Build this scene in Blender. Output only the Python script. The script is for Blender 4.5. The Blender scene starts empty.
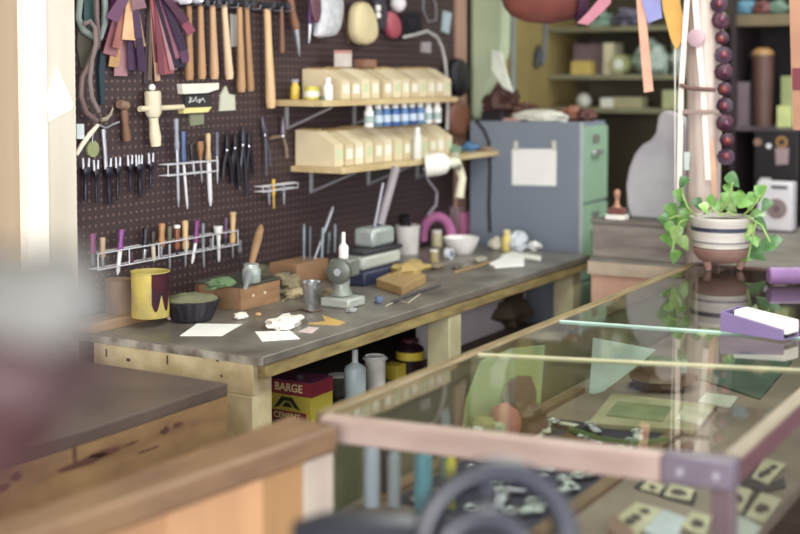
import bpy, math, random
from mathutils import Vector, Matrix
sc = bpy.context.scene
col = sc.collection
rnd = random.Random(7)
R = math.radians
# ------------------------------------------------------------------ camera model
FPX = 1290.0; AZ = R(30.6); PITCH = R(-3.0); CY = 143; CAM = Vector((0, 0, 1.6))
fw = Vector((math.cos(AZ)*math.cos(PITCH), math.sin(AZ)*math.cos(PITCH), math.sin(PITCH)))
rt = Vector((math.sin(AZ), -math.cos(AZ), 0)); up = rt.cross(fw)
def ray(px, py): return fw + rt*((px-400)/FPX) + up*((CY-py)/FPX)
def PZ(px, py, z): r = ray(px, py); return CAM + r*((z-CAM.z)/r.z)
def PY(px, py, y): r = ray(px, py); return CAM + r*(y/r.y)
def PX(px, py, x): r = ray(px, py); return CAM + r*(x/r.x)
def PD(px, py, d): return CAM + ray(px, py)*d
def S(p): return (p-CAM).dot(fw)/FPX            # metres per pixel at a point
cam = bpy.data.cameras.new('camera'); co = bpy.data.objects.new('camera', cam); col.objects.link(co)
co.location = CAM; co.rotation_euler = (math.pi/2+PITCH, 0, AZ-math.pi/2)
cam.shift_y = (CY-267)/800; cam.sensor_width = 36; cam.lens = FPX*36/800; cam.clip_start = .02
cam.dof.use_dof = True; cam.dof.focus_distance = 3.7; cam.dof.aperture_fstop = 1.6
sc.camera = co
# ------------------------------------------------------------------ materials
def lin(h):
    c = [int(h[i:i+2], 16)/255 for i in (0, 2, 4)]; g = sum(c)/3; c = [g+(x-g)*.88 for x in c]
    return [x/12.92 if x <= .04045 else ((x+.055)/1.055)**2.4 for x in c]
MC = {}
def M(h, rough=.6, metal=0, h2=None, scale=9, contrast=.35, bump=.0, stretch=None, var=.16):
    k = (h, rough, metal, h2, scale, contrast, bump, stretch, var)
    if k in MC: return MC[k]
    m = bpy.data.materials.new('surface_'+h); m.use_nodes = True
    n, l = m.node_tree.nodes, m.node_tree.links
    b = n['Principled BSDF']; b.inputs['Roughness'].default_value = rough; b.inputs['Metallic'].default_value = metal
    a = lin(h); c2 = lin(h2) if h2 else [x*(1-var) for x in a]
    if not h2: a = [min(1, x*(1+var*.6)) for x in a]
    tc = n.new('ShaderNodeTexCoord'); nz = n.new('ShaderNodeTexNoise'); nz.inputs['Scale'].default_value = scale; nz.inputs['Detail'].default_value = 5
    src = tc.outputs['Object']
    if stretch:
        mp = n.new('ShaderNodeMapping'); mp.inputs['Scale'].default_value = stretch; l.new(src, mp.inputs['Vector']); src = mp.outputs['Vector']
    l.new(src, nz.inputs['Vector'])
    rp = n.new('ShaderNodeValToRGB'); rp.color_ramp.elements[0].position = .5-contrast/2; rp.color_ramp.elements[1].position = .5+contrast/2
    rp.color_ramp.elements[0].color = (*c2, 1); rp.color_ramp.elements[1].color = (*a, 1)
    l.new(nz.outputs['Fac'], rp.inputs['Fac']); l.new(rp.outputs['Color'], b.inputs['Base Color'])
    if bump:
        bp = n.new('ShaderNodeBump'); bp.inputs['Strength'].default_value = bump; bp.inputs['Distance'].default_value = .01
        l.new(nz.outputs['Fac'], bp.inputs['Height']); l.new(bp.outputs['Normal'], b.inputs['Normal'])
    MC[k] = m; return m
def pegboard_mat():
    m = bpy.data.materials.new('pegboard'); m.use_nodes = True
    n, l = m.node_tree.nodes, m.node_tree.links; b = n['Principled BSDF']; b.inputs['Roughness'].default_value = .55
    tc = n.new('ShaderNodeTexCoord'); sp = n.new('ShaderNodeSeparateXYZ'); l.new(tc.outputs['Object'], sp.inputs[0])
    def f(ax):
        a = n.new('ShaderNodeMath'); a.operation = 'MULTIPLY'; a.inputs[1].default_value = 1/.0254; l.new(sp.outputs[ax], a.inputs[0])
        q = n.new('ShaderNodeMath'); q.operation = 'FRACT'; l.new(a.outputs[0], q.inputs[0])
        s = n.new('ShaderNodeMath'); s.operation = 'SUBTRACT'; s.inputs[1].default_value = .5; l.new(q.outputs[0], s.inputs[0])
        p = n.new('ShaderNodeMath'); p.operation = 'POWER'; p.inputs[1].default_value = 2; l.new(s.outputs[0], p.inputs[0]); return p
    ad = n.new('ShaderNodeMath'); l.new(f(0).outputs[0], ad.inputs[0]); l.new(f(2).outputs[0], ad.inputs[1])
    lt = n.new('ShaderNodeMath'); lt.operation = 'LESS_THAN'; lt.inputs[1].default_value = .026; l.new(ad.outputs[0], lt.inputs[0])
    nz = n.new('ShaderNodeTexNoise'); nz.inputs['Scale'].default_value = 3; l.new(tc.outputs['Object'], nz.inputs['Vector'])
    rp = n.new('ShaderNodeValToRGB'); rp.color_ramp.elements[0].color = (*lin('2f2026'), 1); rp.color_ramp.elements[1].color = (*lin('3f2d2e'), 1)
    l.new(nz.outputs['Fac'], rp.inputs['Fac'])
    mx = n.new('ShaderNodeMixRGB'); mx.inputs['Color2'].default_value = (*lin('6d564c'), 1)
    l.new(lt.outputs[0], mx.inputs['Fac']); l.new(rp.outputs['Color'], mx.inputs['Color1']); l.new(mx.outputs['Color'], b.inputs['Base Color'])
    return m
def glass_mat(name, tint='f2f6f2', ior=2.6):
    m = bpy.data.materials.new(name); m.use_nodes = True
    n, l = m.node_tree.nodes, m.node_tree.links
    n.remove(n['Principled BSDF'])
    t = n.new('ShaderNodeBsdfTransparent'); t.inputs['Color'].default_value = (*lin(tint), 1)
    g = n.new('ShaderNodeBsdfGlossy'); g.inputs['Roughness'].default_value = .03
    fr = n.new('ShaderNodeFresnel'); fr.inputs['IOR'].default_value = ior
    ge = n.new('ShaderNodeNewGeometry'); s = n.new('ShaderNodeMath'); s.operation = 'SUBTRACT'; s.inputs[0].default_value = 1
    l.new(ge.outputs['Backfacing'], s.inputs[1]); mu = n.new('ShaderNodeMath'); mu.operation = 'MULTIPLY'
    l.new(fr.outputs[0], mu.inputs[0]); l.new(s.outputs[0], mu.inputs[1])
    mx = n.new('ShaderNodeMixShader'); l.new(mu.outputs[0], mx.inputs[0]); l.new(t.outputs[0], mx.inputs[1]); l.new(g.outputs[0], mx.inputs[2])
    l.new(mx.outputs[0], n['Material Output'].inputs['Surface']); return m
def film_mat(h, alpha):
    m = bpy.data.materials.new('film_'+h); m.use_nodes = True
    b = m.node_tree.nodes['Principled BSDF']; b.inputs['Base Color'].default_value = (*lin(h), 1)
    b.inputs['Alpha'].default_value = alpha; b.inputs['Roughness'].default_value = .25; return m
GLASS = glass_mat('case_glass')
STEEL = M('b9bcc4', .35, .7); DSTEEL = M('4c4b55', .4, .6); BLACK = M('17151c', .4); IRON = M('22222c', .28, .3)
WHITE = M('f0eee6', .6); CREAM = M('dccda0', .6); PAPER = M('f3f3ef', .8, var=.05)
TANW = M('c9a67a', .6, stretch=(1, 1, 12)); BRNW = M('7d5640', .55, stretch=(6, 6, 1)); PALEW = M('d9c29a', .6, stretch=(8, 8, 1))
# ------------------------------------------------------------------ mesh builder
W = {}
def V(*a): return Vector(a[0]) if len(a) == 1 else Vector(a)
class MB:
    def __init__(s): s.v = []; s.f = []; s.mi = []; s.cur = 0
    def add(s, vs, fs):
        o = len(s.v); s.v += [Vector(v) for v in vs]; s.f += [tuple(i+o for i in f) for f in fs]; s.mi += [s.cur]*len(fs); return s
    def box(s, c, d, rz=0, ch=0, rx=0, ry=0):
        x, y, z = d[0]/2, d[1]/2, d[2]/2
        vs = []
        m = Matrix.Rotation(rz, 3, 'Z') @ Matrix.Rotation(ry, 3, 'Y') @ Matrix.Rotation(rx, 3, 'X')
        for sx, sy, sz in ((-1,-1,-1),(1,-1,-1),(1,1,-1),(-1,1,-1),(-1,-1,1),(1,-1,1),(1,1,1),(-1,1,1)):
            vs.append(V(c)+m @ Vector((sx*x, sy*y, sz*z)))
        return s.add(vs, [(3,2,1,0),(4,5,6,7),(0,1,5,4),(1,2,6,5),(2,3,7,6),(3,0,4,7)])
    def rng(s, x0, x1, y0, y1, z0, z1): return s.box(((x0+x1)/2, (y0+y1)/2, (z0+z1)/2), (x1-x0, y1-y0, z1-z0))
    def rod(s, a, b, prof, n=12, flat=None):
        a, b = V(a), V(b); d = (b-a); L = d.length; d.normalize()
        h = Vector((0, 0, 1)) if abs(d.z) < .9 else Vector((1, 0, 0))
        u = d.cross(h).normalized(); w = d.cross(u)
        if flat: u, w = flat[0], d.cross(flat[0]).normalized()
        k = flat[1] if flat else 1
        vs = []; fs = []
        for t, r in prof:
            for i in range(n):
                an = 2*math.pi*i/n; vs.append(a+d*(L*t)+u*(r*math.cos(an))+w*(r*k*math.sin(an)))
        m = len(prof)
        for j in range(m-1):
            for i in range(n):
                q = (i+1) % n; fs.append((j*n+i, j*n+q, (j+1)*n+q, (j+1)*n+i))
        fs.append(tuple(reversed(range(n)))); fs.append(tuple(range((m-1)*n, m*n)))
        return s.add(vs, fs)
    def cyl(s, a, b, r, r2=None, n=16): return s.rod(a, b, [(0, r), (1, r if r2 is None else r2)], n)
    def lathe(s, c, prof, n=28, sx=1, sy=1):           # prof: (r, z)
        c = V(c); vs = []; fs = []
        for r, z in prof:
            for i in range(n):
                an = 2*math.pi*i/n; vs.append(c+Vector((r*sx*math.cos(an), r*sy*math.sin(an), z)))
        m = len(prof)
        for j in range(m-1):
            for i in range(n):
                q = (i+1) % n; fs.append((j*n+i, j*n+q, (j+1)*n+q, (j+1)*n+i))
        fs.append(tuple(reversed(range(n)))); fs.append(tuple(range((m-1)*n, m*n)))
        return s.add(vs, fs)
    def tube(s, pts, r, n=10, close=False, ov=None):
        pts = [V(p) for p in pts]; m = len(pts); vs = []; fs = []; pu = None
        rs = r if isinstance(r, (list, tuple)) else [r]*m
        for i, p in enumerate(pts):
            a = pts[i-1] if (i or close) else p; b = pts[(i+1) % m] if (i < m-1 or close) else p
            d = (b-a).normalized()
            if pu is None: pu = d.cross(Vector((.3, .2, 1))).normalized()
            u = (pu-d*pu.dot(d)).normalized(); pu = u; w = d.cross(u)
            for k in range(n):
                an = 2*math.pi*k/n; vs.append(p+u*(rs[i]*math.cos(an))+w*(rs[i]*math.sin(an)))
        for j in range(m if close else m-1):
            j2 = (j+1) % m
            for i in range(n):
                q = (i+1) % n; fs.append((j*n+i, j*n+q, j2*n+q, j2*n+i))
        if not close: fs.append(tuple(reversed(range(n)))); fs.append(tuple(range((m-1)*n, m*n)))
        return s.add(vs, fs)
    def prism(s, pts, t):                               # planar polygon extruded by vector t
        pts = [V(p) for p in pts]; n = len(pts); t = V(t)
        fs = [tuple(range(n)), tuple(reversed(range(n, 2*n)))]+[((i+1) % n, i, n+i, n+(i+1) % n) for i in range(n)]
        return s.add(pts+[p+t for p in pts], fs)
    def blob(s, c, rad, seed=0, amp=.18, n=18, flat=True, fr=2.3):
        from mathutils import noise
        c = V(c); vs = []; fs = []; mz = n//2+2
        for j in range(mz+1):
            th = math.pi*j/mz
            for i in range(n):
                ph = 2*math.pi*i/n; d = Vector((math.sin(th)*math.cos(ph), math.sin(th)*math.sin(ph), math.cos(th)))
                k = 1+amp*2*noise.noise(d*fr+Vector((seed*3.7, seed*1.3, seed*.7)))
                p = Vector((d.x*rad[0]*k, d.y*rad[1]*k, d.z*rad[2]*k))
                if flat: p.z = max(p.z, -rad[2]*.8)
                vs.append(c+p)
        for j in range(mz):
            for i in range(n):
                q = (i+1) % n; fs.append((j*n+i, (j+1)*n+i, (j+1)*n+q, j*n+q))
        return s.add(vs, fs)
    def sheet(s, fn, nu, nv, t):                        # fn(u,v)->point ; t: thickness vector
        t = V(t); vs = [V(fn(i/nu, j/nv)) for j in range(nv+1) for i in range(nu+1)]; k = len(vs); w = nu+1
        fs = [(j*w+i, j*w+i+1, (j+1)*w+i+1, (j+1)*w+i) for j in range(nv) for i in range(nu)]
        fs2 = [tuple(reversed([x+k for x in f])) for f in fs]
        ed = [j*w for j in range(nv+1)]; ed2 = [j*w+nu for j in range(nv+1)]; e3 = list(range(w)); e4 = [nv*w+i for i in range(w)]
        side = []
        for e in (ed, ed2, e3, e4): side += [(e[i], e[i+1], e[i+1]+k, e[i]+k) for i in range(len(e)-1)]
        return s.add(vs+[v+t for v in vs], fs+fs2+side)
    def build(s, name, mat, parent=None, smooth=True, bevel=0):
        if parent: o0 = W[parent.name]
        else:
            xs = [v.x for v in s.v]; ys = [v.y for v in s.v]; o0 = Vector(((min(xs)+max(xs))/2, (min(ys)+max(ys))/2, min(v.z for v in s.v)))
        me = bpy.data.meshes.new(name); me.from_pydata([v-o0 for v in s.v], [], s.f)
        for m in (mat if isinstance(mat, list) else [mat]): me.materials.append(m)
        me.polygons.foreach_set('material_index', s.mi)
        import bmesh
        bm = bmesh.new(); bm.from_mesh(me); bmesh.ops.recalc_face_normals(bm, faces=bm.faces); bm.to_mesh(me); bm.free()
        if smooth:
            me.polygons.foreach_set('use_smooth', [True]*len(me.polygons)); me.set_sharp_from_angle(angle=R(38))
        o = bpy.data.objects.new(name, me); col.objects.link(o)
        if parent: o.parent = parent
        else: o.location = o0
        W[o.name] = o0.copy()
        if bevel:
            b = o.modifiers.new('bevel', 'BEVEL'); b.width = bevel; b.segments = 2; b.limit_method = 'ANGLE'
        return o
def tag(o, label, cat, group=None, kind=None):
    o['label'] = label; o['category'] = cat
    if group: o['group'] = group
    if kind: o['kind'] = kind
    return o
def thing(name, base, label, cat, group=None):
    o = bpy.data.objects.new(name, None); o.empty_display_size = .05; col.objects.link(o); o.location = base; W[o.name] = V(base).copy()
    return tag(o, label, cat, group)
def struct(mb, name, mat, **k):
    o = mb.build(name, mat, **k); o['kind'] = 'structure'; return o
def text(parent, body, size, origin, xdir, updir, mat, name='lettering'):
    cu = bpy.data.curves.new(name, 'FONT'); cu.body = body; cu.size = size; cu.extrude = .0004; cu.offset = size*.018; cu.align_x = 'CENTER'; cu.align_y = 'CENTER'
    cu.materials.append(mat)
    tmp = bpy.data.objects.new(name, cu); me = bpy.data.meshes.new_from_object(tmp); bpy.data.objects.remove(tmp)
    o = bpy.data.objects.new(name, me); col.objects.link(o); o.parent = parent
    x = V(xdir).normalized(); y = V(updir).normalized(); z = x.cross(y)
    m = Matrix((x, y, z)).transposed().to_4x4(); m.translation = V(origin)-W[parent.name]
    o.matrix_local = m; return o
# key dimensions
ZB, ZC, ZK, ZS = .86, .95, .905, .75       # bench, case top, rear counter, case shelf
YP = 2.74; K = YP/2.64                                 # face of pegboard
c0 = PZ(263, 357, ZB); BX0, BY0 = c0.x, c0.y; BX1 = PY(590, 255, BY0).x
CX0, CX1, CY0, CY1 = 2.04, 4.20, .63, 1.32
# ================================================================== ROOM
struct(MB().rng(-1.5, 6.7, -1.5, 2.9, -.05, 0), 'floor', M('6d5a4c', .6, scale=4))
struct(MB().rng(-1.5, 6.7, -1.5, 2.9, 2.7, 2.76), 'ceiling', M('cfc8b8', .8))
struct(MB().rng(6.6, 6.7, -1.5, 2.9, 0, 2.7), 'wall_back', M('57503a', .8, h2='423c2e', scale=3))
XL = PY(73, 100, YP-.02).x
struct(MB().rng(-1.5, 6.6, YP+.04, YP+.16, 0, 2.7), 'wall_side', M('a08d50', .8, h2='8b7a46', scale=3))
struct(MB().rng(XL+.01, PY(474, 100, YP).x, YP, YP+.039, .3, 2.25), 'wall_pegboard', pegboard_mat(), smooth=False)
# plywood, painted strip and raw board at the left end of the wall
xa = PY(21, 100, YP-.02).x; xb = PY(42, 100, YP-.02).x
struct(MB().rng(1.0, xa, YP-.01, YP+.039, 0, 2.6), 'wall_left', M('b29c80', .7, h2='a28c72', scale=2, stretch=(1, 1, .2)))
struct(MB().rng(xa, xb, YP-.04, YP+.039, 0, 2.6), 'trim_1', M('fbf6e6', .6, var=.05))
struct(MB().rng(xb, XL, YP-.03, YP+.039, 0, 2.6), 'trim_2', M('dad3c2', .6, h2='cac2b0', scale=3, stretch=(3, 3, .4)))
p = [PY(x, y, YP-.029) for x, y in ((56, 66), (72, 104), (70, 110), (58, 116), (47, 122), (45, 96))]
tag(MB().prism(p, (0, -.006, 0)).build('torn_paper', M('fbf3dd', .8, var=.05), smooth=False), 'torn pale paper scrap stuck to the cream board left of the tool wall', 'paper')
# post and beam near the display case
pp = PX(704, 150, 4.44)
struct(MB().rod((4.44, pp.y, 0), (4.44, pp.y, 2.7), [(0, .062), (.3, .058), (.5, .06), (.6, .063), (.7, .06), (1, .062)], 14), 'pillar', M('c9b9b0', .75, h2='a39088', scale=5, stretch=(6, 6, .5), bump=.4))
struct(MB().rng(4.40, 4.48, .2, 2.6, 2.12, 2.22), 'beam', M('5d4b3d', .7))
# ================================================================== WORKBENCH
wb = thing('workbench', (BX0, BY0, 0), 'long wooden workbench with dark worn top and paint-stained cream end, under the tool wall', 'workbench')
CRM = M('e6dab0', .6, h2='b09a68', scale=13, contrast=.55); EDGE = M('8f7d50', .6, h2='6d5c3a', scale=12, stretch=(1, 8, 8))
BTOP = M('88837a', .34, h2='4f4941', scale=6, contrast=.5)
BYB = YP-.005
MB().rng(BX0, BX1, BY0, BYB, ZB-.025, ZB).build('top', BTOP, wb, bevel=.003)
MB().rng(BX0+.02, BX1-.01, BY0+.004, BY0+.032, ZB-.062, ZB-.0255).build('front_apron', M('a8955c', .6, h2='7d6a42', scale=10, stretch=(1, 5, 5)), wb, bevel=.003)
MB().rng(BX0+.001, BX0+.022, BY0+.034, BYB-.11, ZB-.11, ZB-.0255).build('end_apron', CRM, wb, bevel=.002)
for k, (x, y) in enumerate(((BX0+.003, BY0+.01), (BX0+.003, BYB-.2), (PY(452, 330, BY0).x, BY0+.01), (BX1-.1, BYB-.1), (BX1-.1, BY0+.034))):
    MB().rng(x if k != 0 else BX0+.024, x+.085, y if k != 0 else BY0+.036, y+.085, 0, ZB-.026).build('leg', CRM if k < 2 else M('c5bf94', .6), wb, bevel=.003)
MB().rng(BX0-.004, BX0+.0005, BY0, BYB-.11, ZB-.024, ZB-.004).build('edge_band', M('b3b0a2', .5, h2='5d5148', scale=14), wb, smooth=False)
MB().rng(BX0-.001, BX0+.0235, BY0+.034, BY0+.13, 0, ZB-.111).build('corner_board', CRM, wb, bevel=.002)
SZ = .58
MB().rng(BX0+.12, BX1-.12, BY0+.06, BYB-.06, SZ-.02, SZ).build('lower_shelf', M('5a4c42', .7), wb)
MB().rng(PY(421, 330, BY0+.24).x, BX1-.11, BY0+.24, BY0+.26, SZ, ZB-.03).build('back_panel', M('e2dee8', .7, var=.05), wb)
# stains on the end apron
for px, py, w, h in ((217, 357, 3, 10), (106, 353, 2, 8), (128, 360, 5, 3), (167, 360, 2, 9), (221, 376, 2, 3), (131, 343, 9, 4)):
    q = PX(px, py, BX0-.001); s_ = S(q); MB().box((BX0+.0006, q.y, q.z), (.0016, w*s_, h*s_)).build('stain', M('5b4a38', .7), wb, smooth=False)
# ---- low dark bench at left
q = PZ(228, 383, ZB-.01); X2, Y2 = q.x, q.y; Z2 = ZB-.01
lb = thing('work_table', (X2, Y2, 0), 'dark-topped wooden table with a smeared plank front, in front of the workbench end', 'table')
MB().rng(1.0, X2, Y2, 2.5, Z2-.03, Z2).build('top', M('6c5c52', .42, h2='4d403c', scale=5, contrast=.6), lb, bevel=.003)
MB().rng(1.0, X2-.001, Y2+.002, Y2+.03, Z2-.145, Z2-.0305).build('front_board', M('a68455', .6, h2='70503a', scale=7, stretch=(1, 3, 3), contrast=.6), lb, bevel=.002)
MB().rng(X2-.03, X2-.002, Y2+.032, 2.49, Z2-.145, Z2-.0305).build('end_board', M('8a6c46', .6), lb, bevel=.002)
for x in (1.05, X2-.13):
    for y in (Y2+.05, 2.38): MB().rng(x, x+.08, y, y+.08, 0, Z2-.032).build('leg', M('8a6c46', .6), lb)
for px, py, w, h, a in ((85, 462, 46, 9, .1), (105, 452, 26, 8, .1), (165, 431, 8, 9, 0), (178, 425, 9, 7, .2), (4, 489, 10, 8, 0), (17, 478, 8, 9, 0), (150, 449, 20, 2, .3), (75, 455, 3, 20, 0), (130, 444, 14, 3, .2)):
    q = PY(px, py, Y2+.001); s_ = S(q); n = 9; pts = []
    for i in range(n):
        an = 2*math.pi*i/n; k = .7+.5*rnd.random(); pts.append((q.x+w*s_*k*.9*math.cos(an)+.0, Y2+.0008, q.z+h*s_*.5*k*math.sin(an)))
    MB().prism(pts, (0, .002, 0)).build('smear', M('6a4034', .6, h2='4a2e28', scale=20), lb, smooth=False)
# ================================================================== FRONT WOODEN COUNTER (adjoins the case)
fc = thing('counter', (1.5, 1.36, 0), 'brown wooden counter with plywood front, joining the glass case corner', 'counter')
r0 = PZ(338, 426, ZC); r1 = PZ(-60, 563, ZC); b0 = V(2.0, 1.425, ZC); b1 = PZ(-30, 531, ZC)
e = (r1-r0).normalized(); nn = Vector((-e.y, e.x, 0)); nn = nn if nn.y > 0 else -nn; L0 = (r1-r0).length
def ctr(a, b, d0, d1, z0, z1):
    p, q = r0+e*a, r0+e*b
    return MB().prism([V(*(p+nn*d0).xy, z0), V(*(q+nn*d0).xy, z0), V(*(q+nn*d1).xy, z0), V(*(p+nn*d1).xy, z0)], (0, 0, z1-z0))
MB().prism([V(*p.xy, ZC-.05) for p in (r0, r1, b1, b0)], (0, 0, .05)).build('top_rail', M('8e6d4a', .5, h2='765941', scale=3, stretch=(2, 8, 8)), fc, bevel=.008)
for a, b, h in ((.0, .085, 'cdbfae'), (.087, .19, 'b78b58'), (.192, .42, 'd3a06f'), (.422, .7, 'c08f62'), (.702, L0, 'b78b58')):
    ctr(a, b, .012, .03, .02, ZC-.051).build('front_panel', M(h, .6, scale=3, stretch=(4, 4, .6)), fc)
ctr(.0, L0, .07, .085, .02, ZC-.051).build('back_panel', M('7a5c40', .7), fc)
# ================================================================== GLASS DISPLAY CASE
CY0, CY1, CX1 = .606, 1.40, 4.36
def fx(y): return 2.008+(1.40-y)*.141
dc = thing('display_case', (3.2, 1.0, 0), 'wood-framed glass-topped display case filled with leather goods', 'display case')
PINK = M('b5a096', .5, h2='a38b80', scale=3, stretch=(8, 2, 8)); DW = M('5e4036', .5, stretch=(1, 8, 8)); SIDE = M('8d7a58', .5, h2='71603f', stretch=(1, 8, 8))
rh = .048
def skew(y0, y1, d0, d1, z0, z1): return MB().prism([(fx(y0)+d0, y0, z0), (fx(y1)+d0, y1, z0), (fx(y1)+d1, y1, z0), (fx(y0)+d1, y0, z0)], (0, 0, z1-z0))
skew(CY0+.12, CY1-.03, 0, .035, ZC-rh, ZC).build('front_rail', PINK, dc, bevel=.004)
MB().rng(fx(CY1)+.036, CX1, CY1-.03, CY1, ZC-rh, ZC).build('back_rail', SIDE, dc, bevel=.004)
MB().rng(fx(CY0)+.05, CX1, CY0, CY0+.03, ZC-rh, ZC-.0085).build('side_rail', M('5e3038', .5, stretch=(1, 8, 8)), dc, bevel=.003)
MB().rng(fx(CY0)+.05, CX1, CY0, CY0+.03, ZC-.008, ZC).build('side_trim', M('8d7f6a', .5, stretch=(1, 8, 8)), dc, bevel=.002)
MB().rng(CX1-.03, CX1, CY0+.031, CY1-.031, ZC-rh, ZC).build('end_rail', DW, dc)
bk = skew(CY0-.003, CY0+.119, -.003, .04, ZC-rh, ZC+.002).build('corner_bracket', M('6f6674', .4, .4), dc, bevel=.004)
for y in (CY0+.085, CY0+.025):
    MB().cyl((fx(y)-.0025, y, ZC-rh*.5), (fx(y)-.007, y, ZC-rh*.5), .006).build('screw', M('c9c9d2', .25, .6), bk)
for (x, y, n_) in ((fx(CY0)+.002, CY0, .036), (fx(CY1)+.004, CY1-.035, .034), (CX1-.035, CY0, .034), (CX1-.035, CY1-.035, .034)):
    MB().rng(x, x+n_, y, y+n_, 0, ZC-rh-.0005).build('leg', M('5d4c50', .5) if y < 1 else PINK, dc, bevel=.003)
cuts = [2.06, 2.76, 3.17, CX1-.031]
def lerp_y(p, q, y): t_ = (y-p.y)/(q.y-p.y); return p+(q-p)*t_
sl = {1: (PZ(470, 352, ZC), PZ(800, 368, ZC)), 2: (PZ(555, 319, ZC), PZ(800, 336, ZC))}
sa = {k: lerp_y(*v, CY1-.031) for k, v in sl.items()}; sb = {k: lerp_y(*v, CY0+.031) for k, v in sl.items()}
E_ = {0: (V(fx(CY1-.031)+.036, CY1-.031, ZC), V(fx(CY0+.031)+.036, CY0+.031, ZC)), 3: (V(CX1-.031, CY1-.031, ZC), V(CX1-.031, CY0+.031, ZC))}
for k in (1, 2): E_[k] = (sa[k], sb[k])
for i in range(3):
    a_, b_ = E_[i], E_[i+1]; g_ = V(.006 if i else 0, 0, 0); h_ = V(.006 if i < 2 else 0, 0, 0); dz_ = V(0, 0, -.012)
    MB().prism([a_[0]+g_+dz_, a_[1]+g_+dz_, b_[1]-h_+dz_, b_[0]-h_+dz_], (0, 0, .008)).build('glass_top', GLASS, dc, smooth=False)
for i, h in ((1, 'c9c49a'), (2, 'b9d8d0')):
    MB().prism([sa[i]+V(-.005, 0, -.011), sb[i]+V(-.005, 0, -.011), sb[i]+V(.005, 0, -.011), sa[i]+V(.005, 0, -.011)], (0, 0, .009)).build('glass_seam', M(h, .3), dc)
skew(CY0+.04, CY1-.036, .014, .019, .12, ZC-rh-.001).build('front_glass', glass_mat('front_glass', 'eef2f0', 1.5), dc, smooth=False)
MB().rng(fx(CY0)+.04, CX1-.036, CY0+.010, CY0+.016, .12, ZC-rh-.001).build('side_glass', glass_mat('side_glass', 'e8ecea', 1.5), dc, smooth=False)
MB().prism([(fx(CY0)+.045, CY0+.02, ZS-.02), (CX1-.03, CY0+.02, ZS-.02), (CX1-.03, CY1-.03, ZS-.02), (fx(CY1)+.045, CY1-.03, ZS-.02)], (0, 0, .019)).build('shelf', M('a48e80', .6, h2='836f64', scale=4), dc)
MB().rng(fx(CY1)+.04, CX1-.036, CY1-.026, CY1-.012, .02, ZC-rh-.001).build('back_door', M('807a5c', .6, h2='6a634a', scale=5), dc)
MB().rng(CX1-.028, CX1-.008, CY0+.036, CY1-.036, .02, ZC-rh-.001).build('end_panel', M('4a3c34', .7), dc)
MB().rng(2.18, CX1-.03, CY0+.04, CY1-.04, .06, .1).build('floor_panel', M('4a3c34', .7), dc)
MB().rng(2.14, 3.2, .955, .985, ZS-.0015, ZS+.012).build('shelf_strip', M('8a6a50', .5), dc)
MB().rng(2.14, 3.2, CY1-.085, CY1-.055, ZS-.0015, ZS+.012).build('shelf_strip', M('8a6a50', .5), dc)
# ================================================================== REAR COUNTER
KX0 = 4.52; KY1 = PX(588, 258, KX0).y; KX1 = 6.1; KYB = 2.26
rc = thing('rear_counter', (KX0, 1.2, 0), 'low grey-topped counter with pinkish wooden front beyond the glass case', 'counter')
MB().prism([(KX0, .3, ZK-.03), (KX1, .3, ZK-.03), (KX1, KYB, ZK-.03), (KX0, KY1, ZK-.03)], (0, 0, .03)).build('top', M('8a847c', .6, h2='6e665e', scale=5), rc, bevel=.003)
MB().rng(KX0+.01, KX0+.03, .3, KY1-.01, .02, ZK-.031).build('front_panel', M('d3a890', .6, h2='c2937a', scale=3, stretch=(4, 4, .7)), rc)
MB().prism([(KX0+.031, KY1-.03, .02), (KX1-.02, KYB-.035, .02), (KX1-.02, KYB-.015, .02), (KX0+.031, KY1-.01, .02)], (0, 0, ZK-.051)).build('side_panel', M('b08c74', .6), rc)
MB().rng(KX0-.004, KX0+.0095, .3, KY1, ZK-.05, ZK-.004).build('edge_strip', M('b6a48e', .6), rc)
ya, yb = PX(698, 240, 4.62).y, PX(592, 240, 4.62).y; ZG = PX(600, 220, 4.62).z
gc = thing('wooden_chest', (4.62, (ya+yb)/2, ZK), 'long grey weathered wooden chest on the rear counter, under the stone slab', 'chest')
MB().rng(4.62, 4.98, ya, yb, ZK, ZG-.012).build('body', M('8d857c', .7, h2='6d655e', scale=5, stretch=(6, 1, 6)), gc, bevel=.003)
MB().rng(4.612, 4.985, ya-.004, yb+.004, ZG-.0118, ZG).build('lid', M('7d766e', .7, h2='625b54', scale=5, stretch=(6, 1, 6)), gc, bevel=.002)
# ================================================================== TOOL WALL
def wt(name, label, cat, segs, off=.012, group=None):
    """a tool hanging on the wall: segs = (part, material, pixel a, pixel b, [(t, radius in px)], flatness)"""
    ys = [max(a[1], b[1]) for _, _, a, b, *_ in segs]; k = ys.index(max(ys)); lo = segs[k][3] if segs[k][3][1] > segs[k][2][1] else segs[k][2]
    t = thing(name, PY(lo[0], lo[1], YP-off), label, cat, group)
    for part, mat, a, b, prof, *fl in segs:
        A, B = PY(*a, YP-off), PY(*b, YP-off); s_ = S(A)
        k = fl[0] if fl else 1
        MB().rod(A, B, [(q, r*s_) for q, r in prof], 10, (Vector((.5, -.87, 0)).normalized() if False else Vector((0, 1, 0)), 1/k) if k != 1 else None).build(part, mat, t)
    return t
def P2(pts, y, t, mat, name, parent=None, smooth=False):
    return MB().prism([PY(a, b, y) for a, b in pts], (0, t, 0)).build(name, mat, parent, smooth=smooth)
H1 = [(0, .8), (.1, 1), (.5, .8), (.85, 1.08), (1, .9)]
def sc_(pr, k): return [(t, r*k) for t, r in pr]
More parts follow.
